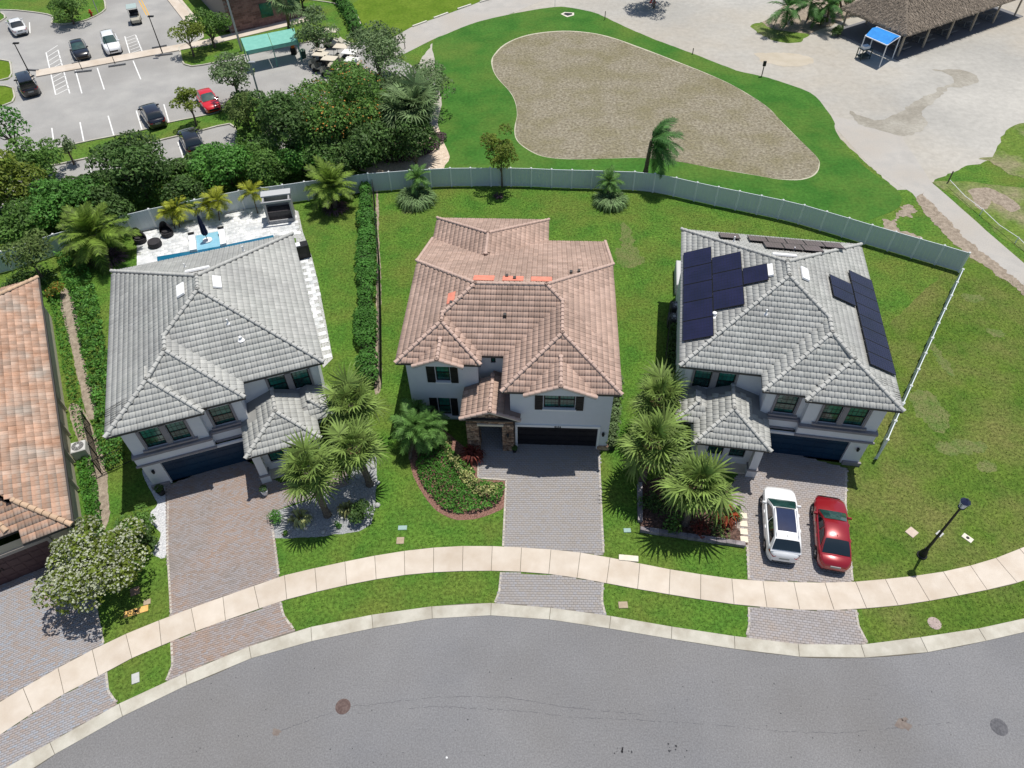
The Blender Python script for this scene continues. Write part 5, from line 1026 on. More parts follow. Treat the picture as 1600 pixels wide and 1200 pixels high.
for i,px in enumerate(([(295,370),(306,368),(308,391),(296,393)],[(341,361),(352,359),(354,381.5),(344,384)])):
    P=GP(px,.25); c=sum(P,Vector((0,0,0)))/4; t=thing('pool_lounger',['white in-water lounger on the left of the pool ledge','white in-water lounger on the right of the pool ledge'][i],'lounger',(c.x,c.y,0),0,'white loungers on the pool ledge')
    q=[((p.x-c.x)*.9,(p.y-c.y)*.9) for p in P]; b=MB(); b.prism(q,.05,.30); b.build('seat',M_white,t)
    b=MB(); up=[((q[3][0]*(1-k)+q[0][0]*k),(q[3][1]*(1-k)+q[0][1]*k)) for k in (.68,1)]; dn=[((q[2][0]*(1-k)+q[1][0]*k),(q[2][1]*(1-k)+q[1][1]*k)) for k in (.68,1)]
    b.add([(up[0][0],up[0][1],.31),(dn[0][0],dn[0][1],.31),(dn[1][0],dn[1][1],.62),(up[1][0],up[1][1],.62),(up[1][0],up[1][1],.305),(dn[1][0],dn[1][1],.305)],[(0,1,2,3),(3,2,5,4),(0,3,4),(1,5,2)]); b.build('backrest',M_white,t)
    b=MB(); b.bar((up[1][0]*.97,up[1][1]*.97,.62),(dn[1][0]*.97,dn[1][1]*.97,.62),.2,.1); b.build('pillow',M_black,t)
# closed umbrella
c=G(323,372,.3); u=thing('umbrella','closed navy blue umbrella standing on the pool ledge','umbrella',(c.x,c.y,.05))
b=MB(); b.lathe([(.38,0),(.38,.09),(.08,.12)],16); b.build('base',M_white,u); b=MB(); b.lathe([(.03,.1),(.03,2.5),(.01,2.55)],8); b.build('pole',M_black,u)
b=MB(); pr=[(.20,.62),(.24,.8),(.20,1.3),(.15,1.9),(.08,2.35),(.02,2.5)]; i0=0
for r_,z in pr:
    for j in range(16): a=j*math.pi/8; rr=r_*(1.12 if j%2 else .85); b.v.append((rr*math.cos(a),rr*math.sin(a),z))
for k in range(5):
    for j in range(16): b.f.append((k*16+j,k*16+(j+1)%16,(k+1)*16+(j+1)%16,(k+1)*16+j)); b.t.append(.5)
b.build('canopy',mat('navy_canvas',(.012,.018,.05),None,rough=.9),u)
# covered chairs, ottoman
M_wick=mat('black_wicker',(.02,.019,.022),(.04,.036,.04),14,.7,fine=.4,fscale=30)
for i,(x,y,lab) in enumerate(((221,378,'black wicker egg chair nearest the lawn at the pool deck corner'),(263,368,'black wicker egg chair between the yellow palms and the pool'))):
    c=G(x,y,0); t=thing('garden_chair',lab,'chair',(c.x,c.y,.03),.3-1.57,'black wicker garden chairs')
    b=MB(); b.lathe([(.42,0),(.50,.2),(.48,.42),(.1,.45)],14); b.build('seat',M_wick,t)
    b=MB(); n=14
    for k in range(6):
        z=.3+k*.16; rr=.52*(1-.03*k*k*.6)
        for j in range(n+1): a=math.pi*.5+math.pi*(j/n-.5)*1.15; b.v.append((rr*math.cos(a)*1.0,rr*math.sin(a)*.95-.04*k,z+.05*math.sin(math.pi*j/n)*k))
    for k in range(5):
        for j in range(n): b.f.append((k*(n+1)+j,k*(n+1)+j+1,(k+1)*(n+1)+j+1,(k+1)*(n+1)+j)); b.t.append(.5)
    b.build('backrest',M_wick,t); t.rotation_euler.z=.25
    b=MB(); b.lathe([(.38,.45),(.36,.54),(.1,.56)],14); b.build('cushion',M_wick,t)
c=G(242,381,.2); t=thing('ottoman','round black wicker table between the two egg chairs','table',(c.x,c.y,.03)); b=MB(); b.lathe([(.50,0),(.55,.15),(.52,.42),(.50,.45),(.1,.47)],18); b.build('top',M_wick,t)
# outdoor kitchen with roof
c=G(441,345,0); t=thing('outdoor_kitchen','grey outdoor kitchen with a flat pale roof and dark opening beside the pool deck','outdoor kitchen',(c.x,c.y,0),.19)
Mg=mat('grey_panel',(.30,.30,.31),(.34,.34,.35),2,.6)
for nm,m,bx in (('counter',mat('dark_counter',(.05,.045,.05),(.08,.07,.075),4,.4),(-.95,.95,.0,.9,0,.95)),('side_panel',Mg,(-1.1,-.97,-.35,1.0,0,2.2)),('side_panel',Mg,(.97,1.1,-.35,1.0,0,2.2)),('back_panel',Mg,(-.96,.96,.92,1.0,0,2.2)),('roof',mat('pale_roof',(.42,.43,.44),None),(-1.2,1.2,.3,1.1,2.21,2.32)),('beam',Mg,(-1.2,1.2,-.45,-.3,2.0,2.18)),('front_rail',Mg,(-.96,.96,-.4,-.3,0,.35))):
    b=MB(); b.box(*bx); b.build(nm,m,t)
c=G(468,380,1); t=thing('patio_cover','folded black patio shade at the pool corner of the left grey house','shade',(c.x,c.y,0),.35); b=MB(); b.box(-.4,.6,-.8,-.1,0,1.2); b.build('frame',M_black,t); b=MB(); b.box(-.35,-.0,-.7,-.2,1.2,1.26); b.build('lid',M_white,t)
# air conditioners
def ac(x,y,rz,lab,s=1.0,m=None):
    c=G(x,y,0); t=thing('air_conditioner',lab,'air conditioner',(c.x,c.y,0),rz); b=MB(); b.box(-.42*s,.42*s,-.42*s,.42*s,.05,.85*s,bev=.05); b.build('housing',m or mat('ac_grey',(.55,.55,.54),None,rough=.6),t)
    b=MB(); b.lathe([(.35*s,.855*s),(.35*s,.87*s),(.30*s,.872*s)],18); b.build('fan_guard',mat('ac_dark',(.10,.10,.10),(.16,.16,.16),8),t); b=MB(); b.lathe([(.12*s,.873*s),(.1*s,.90*s)],12); b.build('fan_hub',mat('ac_hub',(.5,.5,.5),None),t)
    b=MB()
    for k in range(8): a=k*math.pi/4; b.bar((.1*s*math.cos(a),.1*s*math.sin(a),.885*s),(.34*s*math.cos(a+.3),.34*s*math.sin(a+.3),.885*s),.02,.012)
    b.build('guard_wire',mat('ac_wire',(.4,.4,.4),None),t); return t
ac(131,710,.35,'grey air conditioner beside the wall of the orange roof house')
ac(1054,490,-.15,'upper dark air conditioner beside the left wall of the solar roof house',1.0,mat('ac_charcoal',(.05,.05,.055),None)); ac(1051,508,-.15,'lower dark air conditioner beside the left wall of the solar roof house',1.0,mat('ac_charcoal',(.05,.05,.055),None))
c=G(1058,440,0); b=MB(); b.box(-.5,.5,-1.6,1.3,0,1.0,bev=.06); o=b.build('pool_equipment_box',mat('pale_box',(.5,.5,.5),None)); o.location=(c.x+.3,c.y,0); o.rotation_euler.z=-.16; tag(o,'pale grey equipment box against the wall of the solar roof house','equipment box')
# planters pots
for i,(x,y,r_) in enumerate(((254,772,.24),(415,772,.22),(804,706,.16),(1152,798,.12))):
    c=G(x,y,0); t=thing('plant_pot',['round black pot with dark shrub at the left garage corner','pale pot with a small shrub at the porch column of the left grey house','small dark pot beside the stone porch pillar','small black pot at the top of the stepping stones'][i],'plant pot',(c.x,c.y,.03))
    b=MB(); b.lathe([(r_*.7,0),(r_,r_*1.6),(r_*.9,r_*1.7),(r_*.2,r_*1.6)],14); b.build('pot',M_white if i==1 else M_black,t); V,F,T_=cloud([((0,0,r_*2.3),(r_*1.1,r_*1.1,r_*1.1))],240,.05,300+i); link('foliage',npmesh('foliage',V,F,T_),L_dark,t)
# pale stones around the agaves
r=random.Random(8); M_rock=mat('pale_rock',(.33,.33,.32),(.46,.46,.44),4,.9,fine=.2)
for cx,cy,R_ in ((469,812,.62),(543,800,.5)):
    c=G(cx,cy); 
    for k in range(12):
        a=k*.5236+r.uniform(-.1,.1); s_=r.uniform(.08,.15); b=MB(); b.lathe([(s_*.8,0),(s_,s_*.4),(s_*.7,s_*.8),(s_*.2,s_)],7); o=b.build('rock',M_rock); o.location=(c.x+math.cos(a)*R_,c.y+math.sin(a)*R_,.006); o.scale.y=.8; tag(o,('pale rounded stone in the ring round the left agave' if cx<500 else 'pale rounded stone in the ring round the agave by the clipped shrub'),'rock',('stones ringing the left agave' if cx<500 else 'stones ringing the right agave'))
for k,(x,y) in enumerate(((505,832),(590,790),(583,730),(575,785),(560,745),(590,755))):
    c=G(x,y); s_=r.uniform(.12,.2); b=MB(); b.lathe([(s_*.8,0),(s_,s_*.4),(s_*.7,s_*.8),(s_*.2,s_)],7); o=b.build('rock',M_rock); o.location=(c.x,c.y,.006); tag(o,'larger pale stone '+['near the lower edge of the gravel bed','at the right edge of the gravel bed beside the clipped shrub','behind the middle fan palm trunk','between the fan palm shadow and the lawn edge','just above the clipped shrub','on the right gravel edge level with the agave'][k],'rock','larger stones in the gravel bed')
# ------------------------------------------------------------------ lids, boxes, manholes
def lid(name,px,rz,w,h,m,lab,cat='utility box',z=.05,inner=None):
    c=G(*px); t=thing(name,lab,cat,(c.x,c.y,0),rz); b=MB(); b.box(-w/2,w/2,-h/2,h/2,0,z,bev=.012); b.build('lid',m,t)
    if inner: b=MB(); b.lathe([(inner,z+.001),(inner,z+.008)],14); b.build('cap',M_black,t)
    return t
Mtan=mat('tan_lid',(.34,.27,.19),(.40,.32,.23),5,.9); Mteal=mat('teal_lid',(.28,.40,.37),None); Mgrl=mat('grey_lid',(.42,.43,.41),(.47,.47,.45),6,.9)
lid('utility_box',(629,825),.0,.5,.28,Mteal,'pale teal utility lid in the lawn below the red mulch bed'); lid('utility_box',(625.5,845),0,.42,.42,Mtan,'tan square utility lid in the lawn close to the sidewalk, left of the beige driveway')
lid('utility_box',(980,829),0,.4,.26,Mteal,'pale teal utility lid in the lawn left of the planter corner'); lid('utility_box',(973.5,945.5),0,.48,.36,Mtan,'tan utility lid in the verge right of the beige driveway')
lid('utility_box',(982,873),-.12,1.05,.34,mat('cream_conc',(.62,.57,.47),(.7,.65,.55),5,.9),'long cream concrete box lid touching the sidewalk',z=.1)
lid('utility_box',(211,924),.4,.46,.46,mat('brown_lid',(.25,.16,.11),(.3,.2,.14),5,.9),'brown utility lid under the flowering tree'); lid('utility_box',(230,941),.3,.36,.3,Mtan,'small tan utility lid above the orange box')
lid('meter_box',(213,955.5),.31,1.2,.36,mat('orange_lid',(.62,.36,.10),(.7,.43,.15),4,.8),'long orange meter box lid near the sidewalk beside the rose brown driveway',inner=.08)
lid('utility_box',(212,1060),.35,.36,.52,Mgrl,'grey utility lid in the small verge between two paver aprons'); lid('utility_box',(1424.5,832),.6,.55,.5,mat('pink_conc',(.5,.40,.33),(.56,.46,.38),5,.9),'pinkish concrete lid left of the street lamp')
lid('utility_box',(1468,834.5),.6,.4,.3,Mgrl,'grey lid just right of the street lamp pole'); lid('utility_box',(1511.5,841),-.9,.55,.34,mat('cream_conc',(.62,.57,.47)),'cream utility box with a dark cap on the right lawn',inner=.09)
def manhole(px,rad,m,lab):
    c=G(*px); t=thing('manhole_cover',lab,'manhole cover',(c.x,c.y,.005)); b=MB(); b.lathe([(rad,0),(rad,.012),(rad*.86,.013)],28); b.build('frame',m,t); b=MB(); b.lathe([(rad*.84,.012),(rad*.84,.018)],28)
    b.build('lid',m,t); q=MB(); k=-rad*.7
    while k<rad*.75:
        w=math.sqrt(max(0,(rad*.8)**2-k*k)); x=-w
        while x<w-.05: q.box(x,x+.045,k,k+.04,.018,.024); x+=.075
        k+=.08
    q.build('tread',m,t)
manhole((536,1104),.36,mat('rust_iron',(.085,.055,.05),(.14,.10,.09),8,.8),'rusty brown round manhole cover in the road'); manhole((1561,1136),.38,mat('grey_iron',(.08,.08,.09),(.13,.13,.14),8,.8),'grey round manhole cover at the right edge of the road'); manhole((1460,974),.33,mat('pink_iron',(.34,.27,.25),(.42,.34,.31),6,.9),'pinkish round manhole cover in the right verge')
c=G(698,1184); b=MB(); b.lathe([(.04,0),(.05,.02),(.02,.04)],7); o=b.build('litter',M_white); o.location=(c.x,c.y,.006); tag(o,'tiny white scrap of litter lying on the road','litter')
# ------------------------------------------------------------------ street lamp and posts
def lamp():
    c=G(1440,868); t=thing('street_lamp','tall black street lamp on the right lawn near the sidewalk','street lamp',(c.x,c.y,0))
    b=MB(); b.lathe([(.27,0),(.27,.08),(.20,.12),(.19,.35),(.13,.55),(.11,.75)],16); b.build('base',M_black,t)
    b=MB(); b.tube([(0,0,.7),(.02,0,1.3),(.0,0,4.75)],[.085,.075,.052],12); b.build('pole',M_black,t)
    b=MB(); b.lathe([(.05,4.7),(.16,4.78),(.18,4.84),(.12,4.86)],12); b.build('bracket',M_black,t)
    b=MB(); b.lathe([(.15,4.85),(.24,5.25),(.22,5.27)],8); b.build('lantern_glass',mat('lantern_glass',(.55,.6,.7),None,rough=.15,spec=.6,coat=.5),t)
    b=MB(); b.lathe([(.24,5.27),(.25,5.31),(.16,5.40),(.07,5.48),(.03,5.55)],8); b.build('lantern_cap',mat('navy_cap',(.02,.025,.06),None,rough=.35,coat=.3),t)
    b=MB()
    for k in range(4): a=k*math.pi/2+.4; b.bar((.15*math.cos(a),.15*math.sin(a),4.85),(.25*math.cos(a),.25*math.sin(a),5.27),.02)
    b.build('lantern_frame',M_black,t)
lamp()
def post(base,top_px,z,lab,w=.07,head=True,m=None):
    c=G(*base); q=G(*top_px,z); t=thing('light_pole',lab,'pole',(c.x,c.y,0)); b=MB(); b.tube([(0,0,0),(0,0,z)],[w,w*.7],8); b.build('pole',m or M_black,t)
    if head: b=MB(); b.box(-.12,.5,-.14,.14,z,z+.12,bev=.03); b.build('lamp_head',m or M_black,t)
post((46,114),(30,84),3.2,'black pole beside the boxy black car'); post((255,86),(236,43),4.2,'black pole with a small box near the middle of the car park'); post((180,100),(168,69),3,'black sign post in front of the white car',.04,False); post((129,110),(118,90),2,'short black sign post in front of the dark car',.04,False)
Mgp=mat('galvanised_pole',(.40,.41,.42),None,rough=.5,metal=.4); post((378,80),(352,-10),8,'tall grey light pole left of the green awning',.14,True,Mgp); post((417,192),(396,125),6,'grey light pole between the olive tree and the dark tree',.11,True,Mgp); post((154,22),(148,-8),3,'grey post at the top car park island',.06,False,Mgp)
c=G(144,26); t=thing('fire_hydrant','small red fire hydrant on the top car park island','hydrant',(c.x,c.y,.03)); Mr=mat('hydrant_red',(.45,.06,.03),None); b=MB(); b.lathe([(.2,0),(.13,.1),(.12,.6),(.16,.62),(.1,.78),(.02,.85)],10); b.build('barrel',Mr,t); b=MB(); b.bar((-.25,0,.45),(.25,0,.45),.12); b.build('outlet',Mr,t)
def stake(px,h,lab,head=False):
    c=G(*px); t=thing('marker_post',lab,'marker post',(c.x,c.y,0)); b=MB(); b.bar((0,0,0),(0,0,h),.08); b.build('post',M_bark,t)
    if head: b=MB(); b.box(-.15,.15,-.1,.1,h,h+.5); b.build('box',M_black,t)
stake((945,31),1.0,'wooden marker post at the top edge of the fairway'); stake((1082,85),.7,'wooden marker post halfway along the right fairway edge'); stake((1590-400,119),1.1,'dark box on a post at the fairway edge',True); stake((1481,285),1.1,'dark leaning stake at the corner of the rough grass'); stake((622,75),1.0,'dark post at the corner of the cart path'); stake((633,76),1.0,'second dark post at the corner of the cart path')
c=G(867,11); t=thing('flag_stick','thin white stick beside the drain at the top of the fairway','stick',(c.x,c.y,0)); b=MB(); b.bar((0,0,0),(0,0,2),.04); b.build('stick',M_white,t)
c=G(1019,10); t=thing('warning_sign','small red and white sign standing in the shade on the sandy lot','sign',(c.x,c.y,0)); b=MB(); b.bar((0,0,0),(0,0,.8),.06); b.build('post',M_black,t); b=MB(); b.add([(-.45,-.05,.4),(.45,-.05,.4),(0,-.05,1.2),(-.45,.0,.4),(.45,.0,.4),(0,.0,1.2)],[(0,1,2),(5,4,3),(0,3,4,1),(1,4,5,2),(2,5,3,0)]); b.build('plate',mat('sign_red',(.6,.04,.04),None),t)
b=MB(); b.add([(-.2,-.06,.5),(.2,-.06,.5),(0,-.06,.85)],[(0,1,2)]); b.build('emblem',M_white,t)
# rope line on low stakes beside the path at right
ro=thing('rope_barrier','thin white rope strung on low stakes along the rough grass','rope',G(1480,290)); P=[G(1480,290),G(1531,336),G(1586,380),G(1640,425)]
for a,b_ in zip(P,P[1:]):
    b=MB(); o_=ro.location; m_=(a+b_)/2; b.tube([a-o_+Vector((0,0,.55)),m_-o_+Vector((0,0,.38)),b_-o_+Vector((0,0,.55))],.025,5); b.build('rope',M_white,ro); q=MB(); q.bar(b_-o_,b_-o_+Vector((0,0,.6)),.05); q.build('stake',M_white,ro)
# ------------------------------------------------------------------ vehicles
M_rub=mat('tyre_rubber',(.015,.015,.016),None,rough=.85); M_rim=mat('alloy_rim',(.45,.45,.46),None,rough=.3,metal=.8); M_cglass=mat('car_glass',(.006,.012,.014),None,rough=.05,spec=.8,coat=1.0); M_wsh=mat('windscreen_glass',(.012,.045,.04),(.03,.08,.07),2,.05,spec=.8,coat=1.0); M_pan=mat('panorama_glass',(.008,.013,.045),(.012,.02,.06),2,.06,spec=.8,coat=1)
M_lampr=mat('tail_light_red',(.30,.01,.01),None,rough=.15,coat=.8); M_lampw=mat('headlight_clear',(.6,.62,.65),None,rough=.1,coat=.8); M_plas=mat('black_plastic',(.02,.02,.021),None,rough=.6)
def car(kind,paint,loc,rz,label,group=None,pan=False,rails=False,fine_=True,name='parked_car'):
    suv=kind=='suv'; L,Wd,H=(4.62,1.86,1.64) if suv else (4.58,1.78,1.43)
    if kind=='box': L,Wd,H=4.4,1.85,1.85
    if kind=='van': L,Wd,H=4.6,1.85,1.55
    t=thing(name,label,'car',loc,rz,group); hL=L/2; xw=(hL-.86,-hL+.92); rw=.345 if suv or kind=='box' else .325
    belt=1.06 if kind!='sedan' else .93
    def hw(x): return Wd/2*(1-.20*abs(x/hL)**5)
    def bz(x):
        if x>xfb: u=(x-xfb)/(hL-xfb); return belt-.03-(.16 if suv else .17)*u**1.5-.10*u**6
        if x<xrb: u=(xrb-x)/(hL+xrb+1e-6); return belt+(.02 if not suv else -.03)-.10*u**2
        return belt
    if kind=='sedan': xfb,xft,xrt,xrb=1.12,.20,-.90,-1.68
    elif kind=='box': xfb,xft,xrt,xrb=1.05,.60,-2.0,-2.12
    else: xfb,xft,xrt,xrb=1.22,.30,-1.60,-2.15
    xs=sorted(set([-hL,-hL+.03,-hL+.09,-hL+.18,-hL+.3]+[hL,hL-.03,hL-.09,hL-.18,hL-.3]+[w+d for w in xw for d in (-.42,-.38,-.3,-.2,-.1,0,.1,.2,.3,.38,.42)]+[-.6,-.2,.2,.6,xfb,xrb])); b=MB(); N=13
    for x in xs:
        e=min(1,(hL-abs(x))/.45); e=math.sqrt(max(0,1-(1-e)**2)); k=.70+.30*e; zb=.20+(1-e)*.12; w=hw(x)*k; top=bz(x)-(1-e)*.16
        arch=0
        for q in xw:
            if abs(x-q)<.40: arch=max(arch,rw+math.sqrt(.40**2-(x-q)**2)*.92)
        z0=max(zb,arch)
        sec=[(w*.93,z0),(w*.985,max(z0+.02,.42)),(w,max(z0+.04,.60)),(w*.985,max(z0+.05,top-.14)),(w*.93,max(z0+.06,top-.04)),(w*.82,max(z0+.065,top+.005)),(0,max(z0+.07,top+.035*e))]
        for y,z in sec: b.v.append((x,y,z))
        for y,z in reversed(sec[:-1]): b.v.append((x,-y,z))
    m=len(xs)
    for i in range(m-1):
        for j in range(N-1): b.f.append((i*N+j,(i+1)*N+j,(i+1)*N+j+1,i*N+j+1)); b.t.append(.5)
    b.f.append(tuple(range(N))); b.t.append(.5); b.f.append(tuple(reversed(range((m-1)*N,m*N)))); b.t.append(.5)
    # greenhouse
    hb=Wd/2*.86; ht=Wd/2*.66
    def zt(x):
        if x>=xft: u=(xfb-x)/(xfb-xft); return belt-.02+(H-.03-belt)*(1-(1-max(0,u))**1.25)
        if x<=xrt: u=(x-xrb)/(xrt-xrb); return belt-.02+(H-.06-belt)*(1-(1-max(0,u))**1.3)
        u=(x-xrt)/(xft-xrt); return H-.06+.03*u+.06*math.sin(math.pi*u)*.8
    def wt(x): 
        f=(zt(x)-belt)/(H-belt); return hb+(ht-hb)*max(0,f)**1.0
    gx=[xrb+(xrt-xrb)*k/5 for k in range(6)]+[xrt+(xft-xrt)*k/6 for k in range(1,7)]+[xft+(xfb-xft)*k/5 for k in range(1,6)]; i0=len(b.v); n2=9
    for x in gx:
        zz=zt(x); w=wt(x); f=max(0,(zz-belt)/(H-belt)); base=hb*(1-.06*max(0,(x-xft)/(xfb-xft))**2)
        sec=[(base,belt-.03),(base+(w-base)*.5,belt+(zz-belt)*.5+.005),(w,zz-.035*f),(w*.86,zz),(0,zz+.02*f)]
        for y,z in sec: b.v.append((x,y,z))
        for y,z in reversed(sec[:-1]): b.v.append((x,-y,z))
    for i in range(len(gx)-1):
        for j in range(n2-1): b.f.append((i0+i*n2+j,i0+(i+1)*n2+j,i0+(i+1)*n2+j+1,i0+i*n2+j+1)); b.t.append(.5)
    body=b.build('body',paint,t,smooth=True)
    if fine_:
        q=body.modifiers.new('e','EDGE_SPLIT'); q.split_angle=math.radians(38)
    def patch(nm,m_,f,nu=6,nv=4,par=None):
        q=MB()
        for i in range(nu+1):
            for j in range(nv+1): q.v.append(f(i/nu,j/nv))
        for i in range(nu):
            for j in range(nv): q.f.append((i*(nv+1)+j,(i+1)*(nv+1)+j,(i+1)*(nv+1)+j+1,i*(nv+1)+j+1)); q.t.append(.5)
        return q.build(nm,m_,par or t,smooth=True)
    def scr(xa,xb,o):
        def f(u,v):
            x=xa+(xb-xa)*v; w=wt(x)*.90; bl=hb*.93; ww=bl+(w-bl)*max(0,(zt(x)-belt)/(H-belt)); y=(u*2-1)*ww; zz=zt(x)+.02*max(0,(zt(x)-belt)/(H-belt))*(1-(abs(u*2-1)))-(.02 if abs(u*2-1)>.9 else 0); return (x+o*.03,y,zz+.016)
        return f
    patch('windscreen',M_wsh,scr(xfb-.06,xft+.03,1)); patch('rear_window',M_cglass,scr(xrb+.07 if kind!='suv' else xrb+.10,xrt-.03,-1))
    def side(s,xa,xb,xc,xd):
        def f(u,v):
            lo=xa+(xb-xa)*u; hi=xc+(xd-xc)*u; x=lo+(hi-lo)*v; zz=min(zt(x),H); top=zt(hi)-.10; z=belt+.03+(top-belt-.03)*v; fr=(z-belt)/(H-belt); y=hb+(ht-hb)*fr+.018; return (x,s*y,z)
        return f
    mid=-.28 if kind=='sedan' else -.32
    for s in (-1,1):
        patch('side_window',M_cglass,side(s,mid+.04,xfb-.22,mid+.04,xft-.05),5,3); patch('side_window',M_cglass,side(s,xrb+.42 if kind!='box' else xrb+.2,mid-.04,xrt+.12,mid-.04),5,3)
        q=MB(); q.box(xfb-.38,xfb-.27,min(s*hb*1.02,s*(Wd/2+.11)),max(s*hb*1.02,s*(Wd/2+.11)),belt-.04,belt+.09,bev=.03); q.build('wing_mirror',paint,t)
        for x in (mid-.25,mid+.72):
            q=MB(); q.box(x-.1,x+.1,min(s*Wd/2*.99,s*(Wd/2+.02)),max(s*Wd/2*.99,s*(Wd/2+.02)),belt-.17,belt-.14); q.build('door_handle',paint,t)
        def hl(u,v): x=hL-.42+.34*u; w=hw(x)*(.70+.30*math.sqrt(max(0,1-(1-min(1,(hL-abs(x))/.45))**2))); return (x+.012,s*(w*(.99-.20*v)+.012),bz(x)-.14+.10*v-.06*u)
        patch('headlight',M_lampw,hl,3,2)
        def tl(u,v): x=-hL+.02+.34*u; w=hw(x)*(.70+.30*math.sqrt(max(0,1-(1-min(1,(hL-abs(x))/.45))**2))); return (x-.015,s*(w*(.99-.25*v*(1-u))+.012),bz(x)-.22+.12*v+(.02*u))
        patch('tail_light',M_lampr,tl,3,2)
        for q_ in xw:
            w=MB(); yc=s*(Wd/2-.13); k=18; 
            for (ra,ya) in ((rw*.62,s*.11),(rw*.93,s*.11),(rw,s*.07),(rw,-s*.09),(rw*.6,-s*.11)):
                for j in range(k): a=j*2*math.pi/k; w.v.append((q_+ra*math.cos(a),yc+ya,rw+ra*math.sin(a)))
            for i in range(4):
                for j in range(k): w.f.append((i*k+j,i*k+(j+1)%k,(i+1)*k+(j+1)%k,(i+1)*k+j)); w.t.append(.5)
            wo=w.build('wheel',M_rub,t); rm=MB(); 
            for j in range(5):
                a=j*2*math.pi/5; rm.bar((q_,yc+s*.10,rw),(q_+rw*.6*math.cos(a),yc+s*.10,rw+rw*.6*math.sin(a)),.07,.03,up=(0,1,0))
            rm.bar((q_-.05,yc+s*.105,rw),(q_+.05,yc+s*.105,rw),.1,.03,up=(0,1,0)); rm.build('rim',M_rim,wo); 
    q=MB(); q.box(-hL+.4,hL-.45,-Wd/2+.12,Wd/2-.12,.22,belt-.15); q.build('underbody',M_plas,t)
    q=MB(); q.box(hL-.02,hL+.012,-.45,.45,.45,.60); q.build('grille',M_plas,t)
    q=MB(); q.box(-hL-.012,-hL+.05,-.26,.26,.62,.76); q.build('number_plate',mat('plate_pale',(.3,.31,.3),None),t)
    q=MB(); q.box(-hL-.008,-hL+.05,-Wd/2*.62,Wd/2*.62,.34,.42); q.build('bumper_trim',M_plas,t)
    if pan:
        xa,xb=xrt+.42,xft-.06
        patch('panorama_roof',M_pan,lambda u,v:(xb+(xa-xb)*v,(u*2-1)*ht*.80,zt(xb+(xa-xb)*v)+.012+.02*(1-abs(u*2-1))),4,6)
        q=MB(); q.box((xa+xb)/2-.02,(xa+xb)/2+.0,-ht*.78,ht*.78,H+.0,H+.022); q.build('roof_bar',M_pan,t)
        patch('roof_edge',M_plas,lambda u,v:(xb+.05-.05*v,(u*2-1)*ht*.82,zt(xb)+.014+.02*(1-abs(u*2-1))),4,1)
    if rails:
        for s in (-1,1):
            q=MB(); q.tube([(xft-.05,s*ht*.93,H-.06),(xft-.2,s*ht*.93,H+.03),(xrt+.2,s*ht*.93,H+.01),(xrt+.05,s*ht*.93,H-.07)],.018,6); q.build('roof_rail',mat('silver_rail',(.6,.6,.6),None,rough=.3,metal=.6),t)
    q=MB(); q.add([(xrt+.22,-.015,H-.02),(xrt+.22,.015,H-.02),(xrt+.08,0,H-.02),(xrt+.1,0,H+.07)],[(0,1,3),(1,2,3),(2,0,3)]); q.build('aerial',M_plas,t)
    return t
def paint(name,c,met=.0): return mat(name,c,None,rough=.28,metal=met,spec=.5,coat=1.0)
Pw=paint('white_car_paint',(.80,.81,.82)); Pr=paint('red_car_paint',(.27,.008,.014),.2); Pk=paint('black_car_paint',(.008,.008,.011)); Pr2=paint('scarlet_car_paint',(.62,.012,.02)); Pb=paint('midnight_car_paint',(.012,.012,.022)); Ps=paint('silver_car_paint',(.72,.72,.72))
def by_wheels(f,r_,kind,xf,xr,Wd,rw):
    a=G(*f,rw); b=G(*r_,rw); d=(a-b); d.z=0; u=d.normalized(); right=Vector((u.y,-u.x,0)); mid=(a+b)/2-u*(xf+xr)/2; c=mid+right*(Wd/2); return (c.x,c.y,.032),math.atan2(u.y,u.x),d.length
l,a,wb=by_wheels((1188.5,783.5),(1193,851),'suv',1.45,-1.39,1.86,.34); print('white wb',wb,l,a)
car('suv',Pw,l,a,'white crossover car with a dark glass roof parked on the paver driveway',pan=True,rails=True)
l,a,wb=by_wheels((1268,795.5),(1272.5,864.5),'sedan',1.48,-1.42,1.80,.33); print('red wb',wb,l,a)
car('sedan',Pr,l,a,'dark red sedan parked beside the white crossover on the driveway')
for kind,P_,top,bot,front_down,lab in (('sedan',Ps,(21,32),(33,51),False,'white sedan at the left end of the car park top row'),('sedan',Pk,(118,63),(131,93),True,'black hatchback between the hatched bay and the white car'),('suv',Pw,(167,51),(181,88),True,'white sport utility car with roof rails in the car park'),('box',Pk,(37,120),(51,149),False,'boxy black off-road car at the left edge of the car park'),('suv',Pb,(229,166),(249,197),False,'dark car with red tail lights in the lower car park row'),('sedan',Pr2,(315,142),(336,173),True,'bright red car partly hidden by a small tree'),('suv',Pk,(291,203),(309,241),False,'black sport utility car in the small car park near the fence')):
    A=G(*top,.5); B=G(*bot,.5); d=(B-A) if front_down else (A-B); c=(A+B)/2; d.z=0; car(kind,P_,(c.x,c.y,.006),math.atan2(d.y,d.x),lab,'cars in the car park',rails=(P_ is Pw))
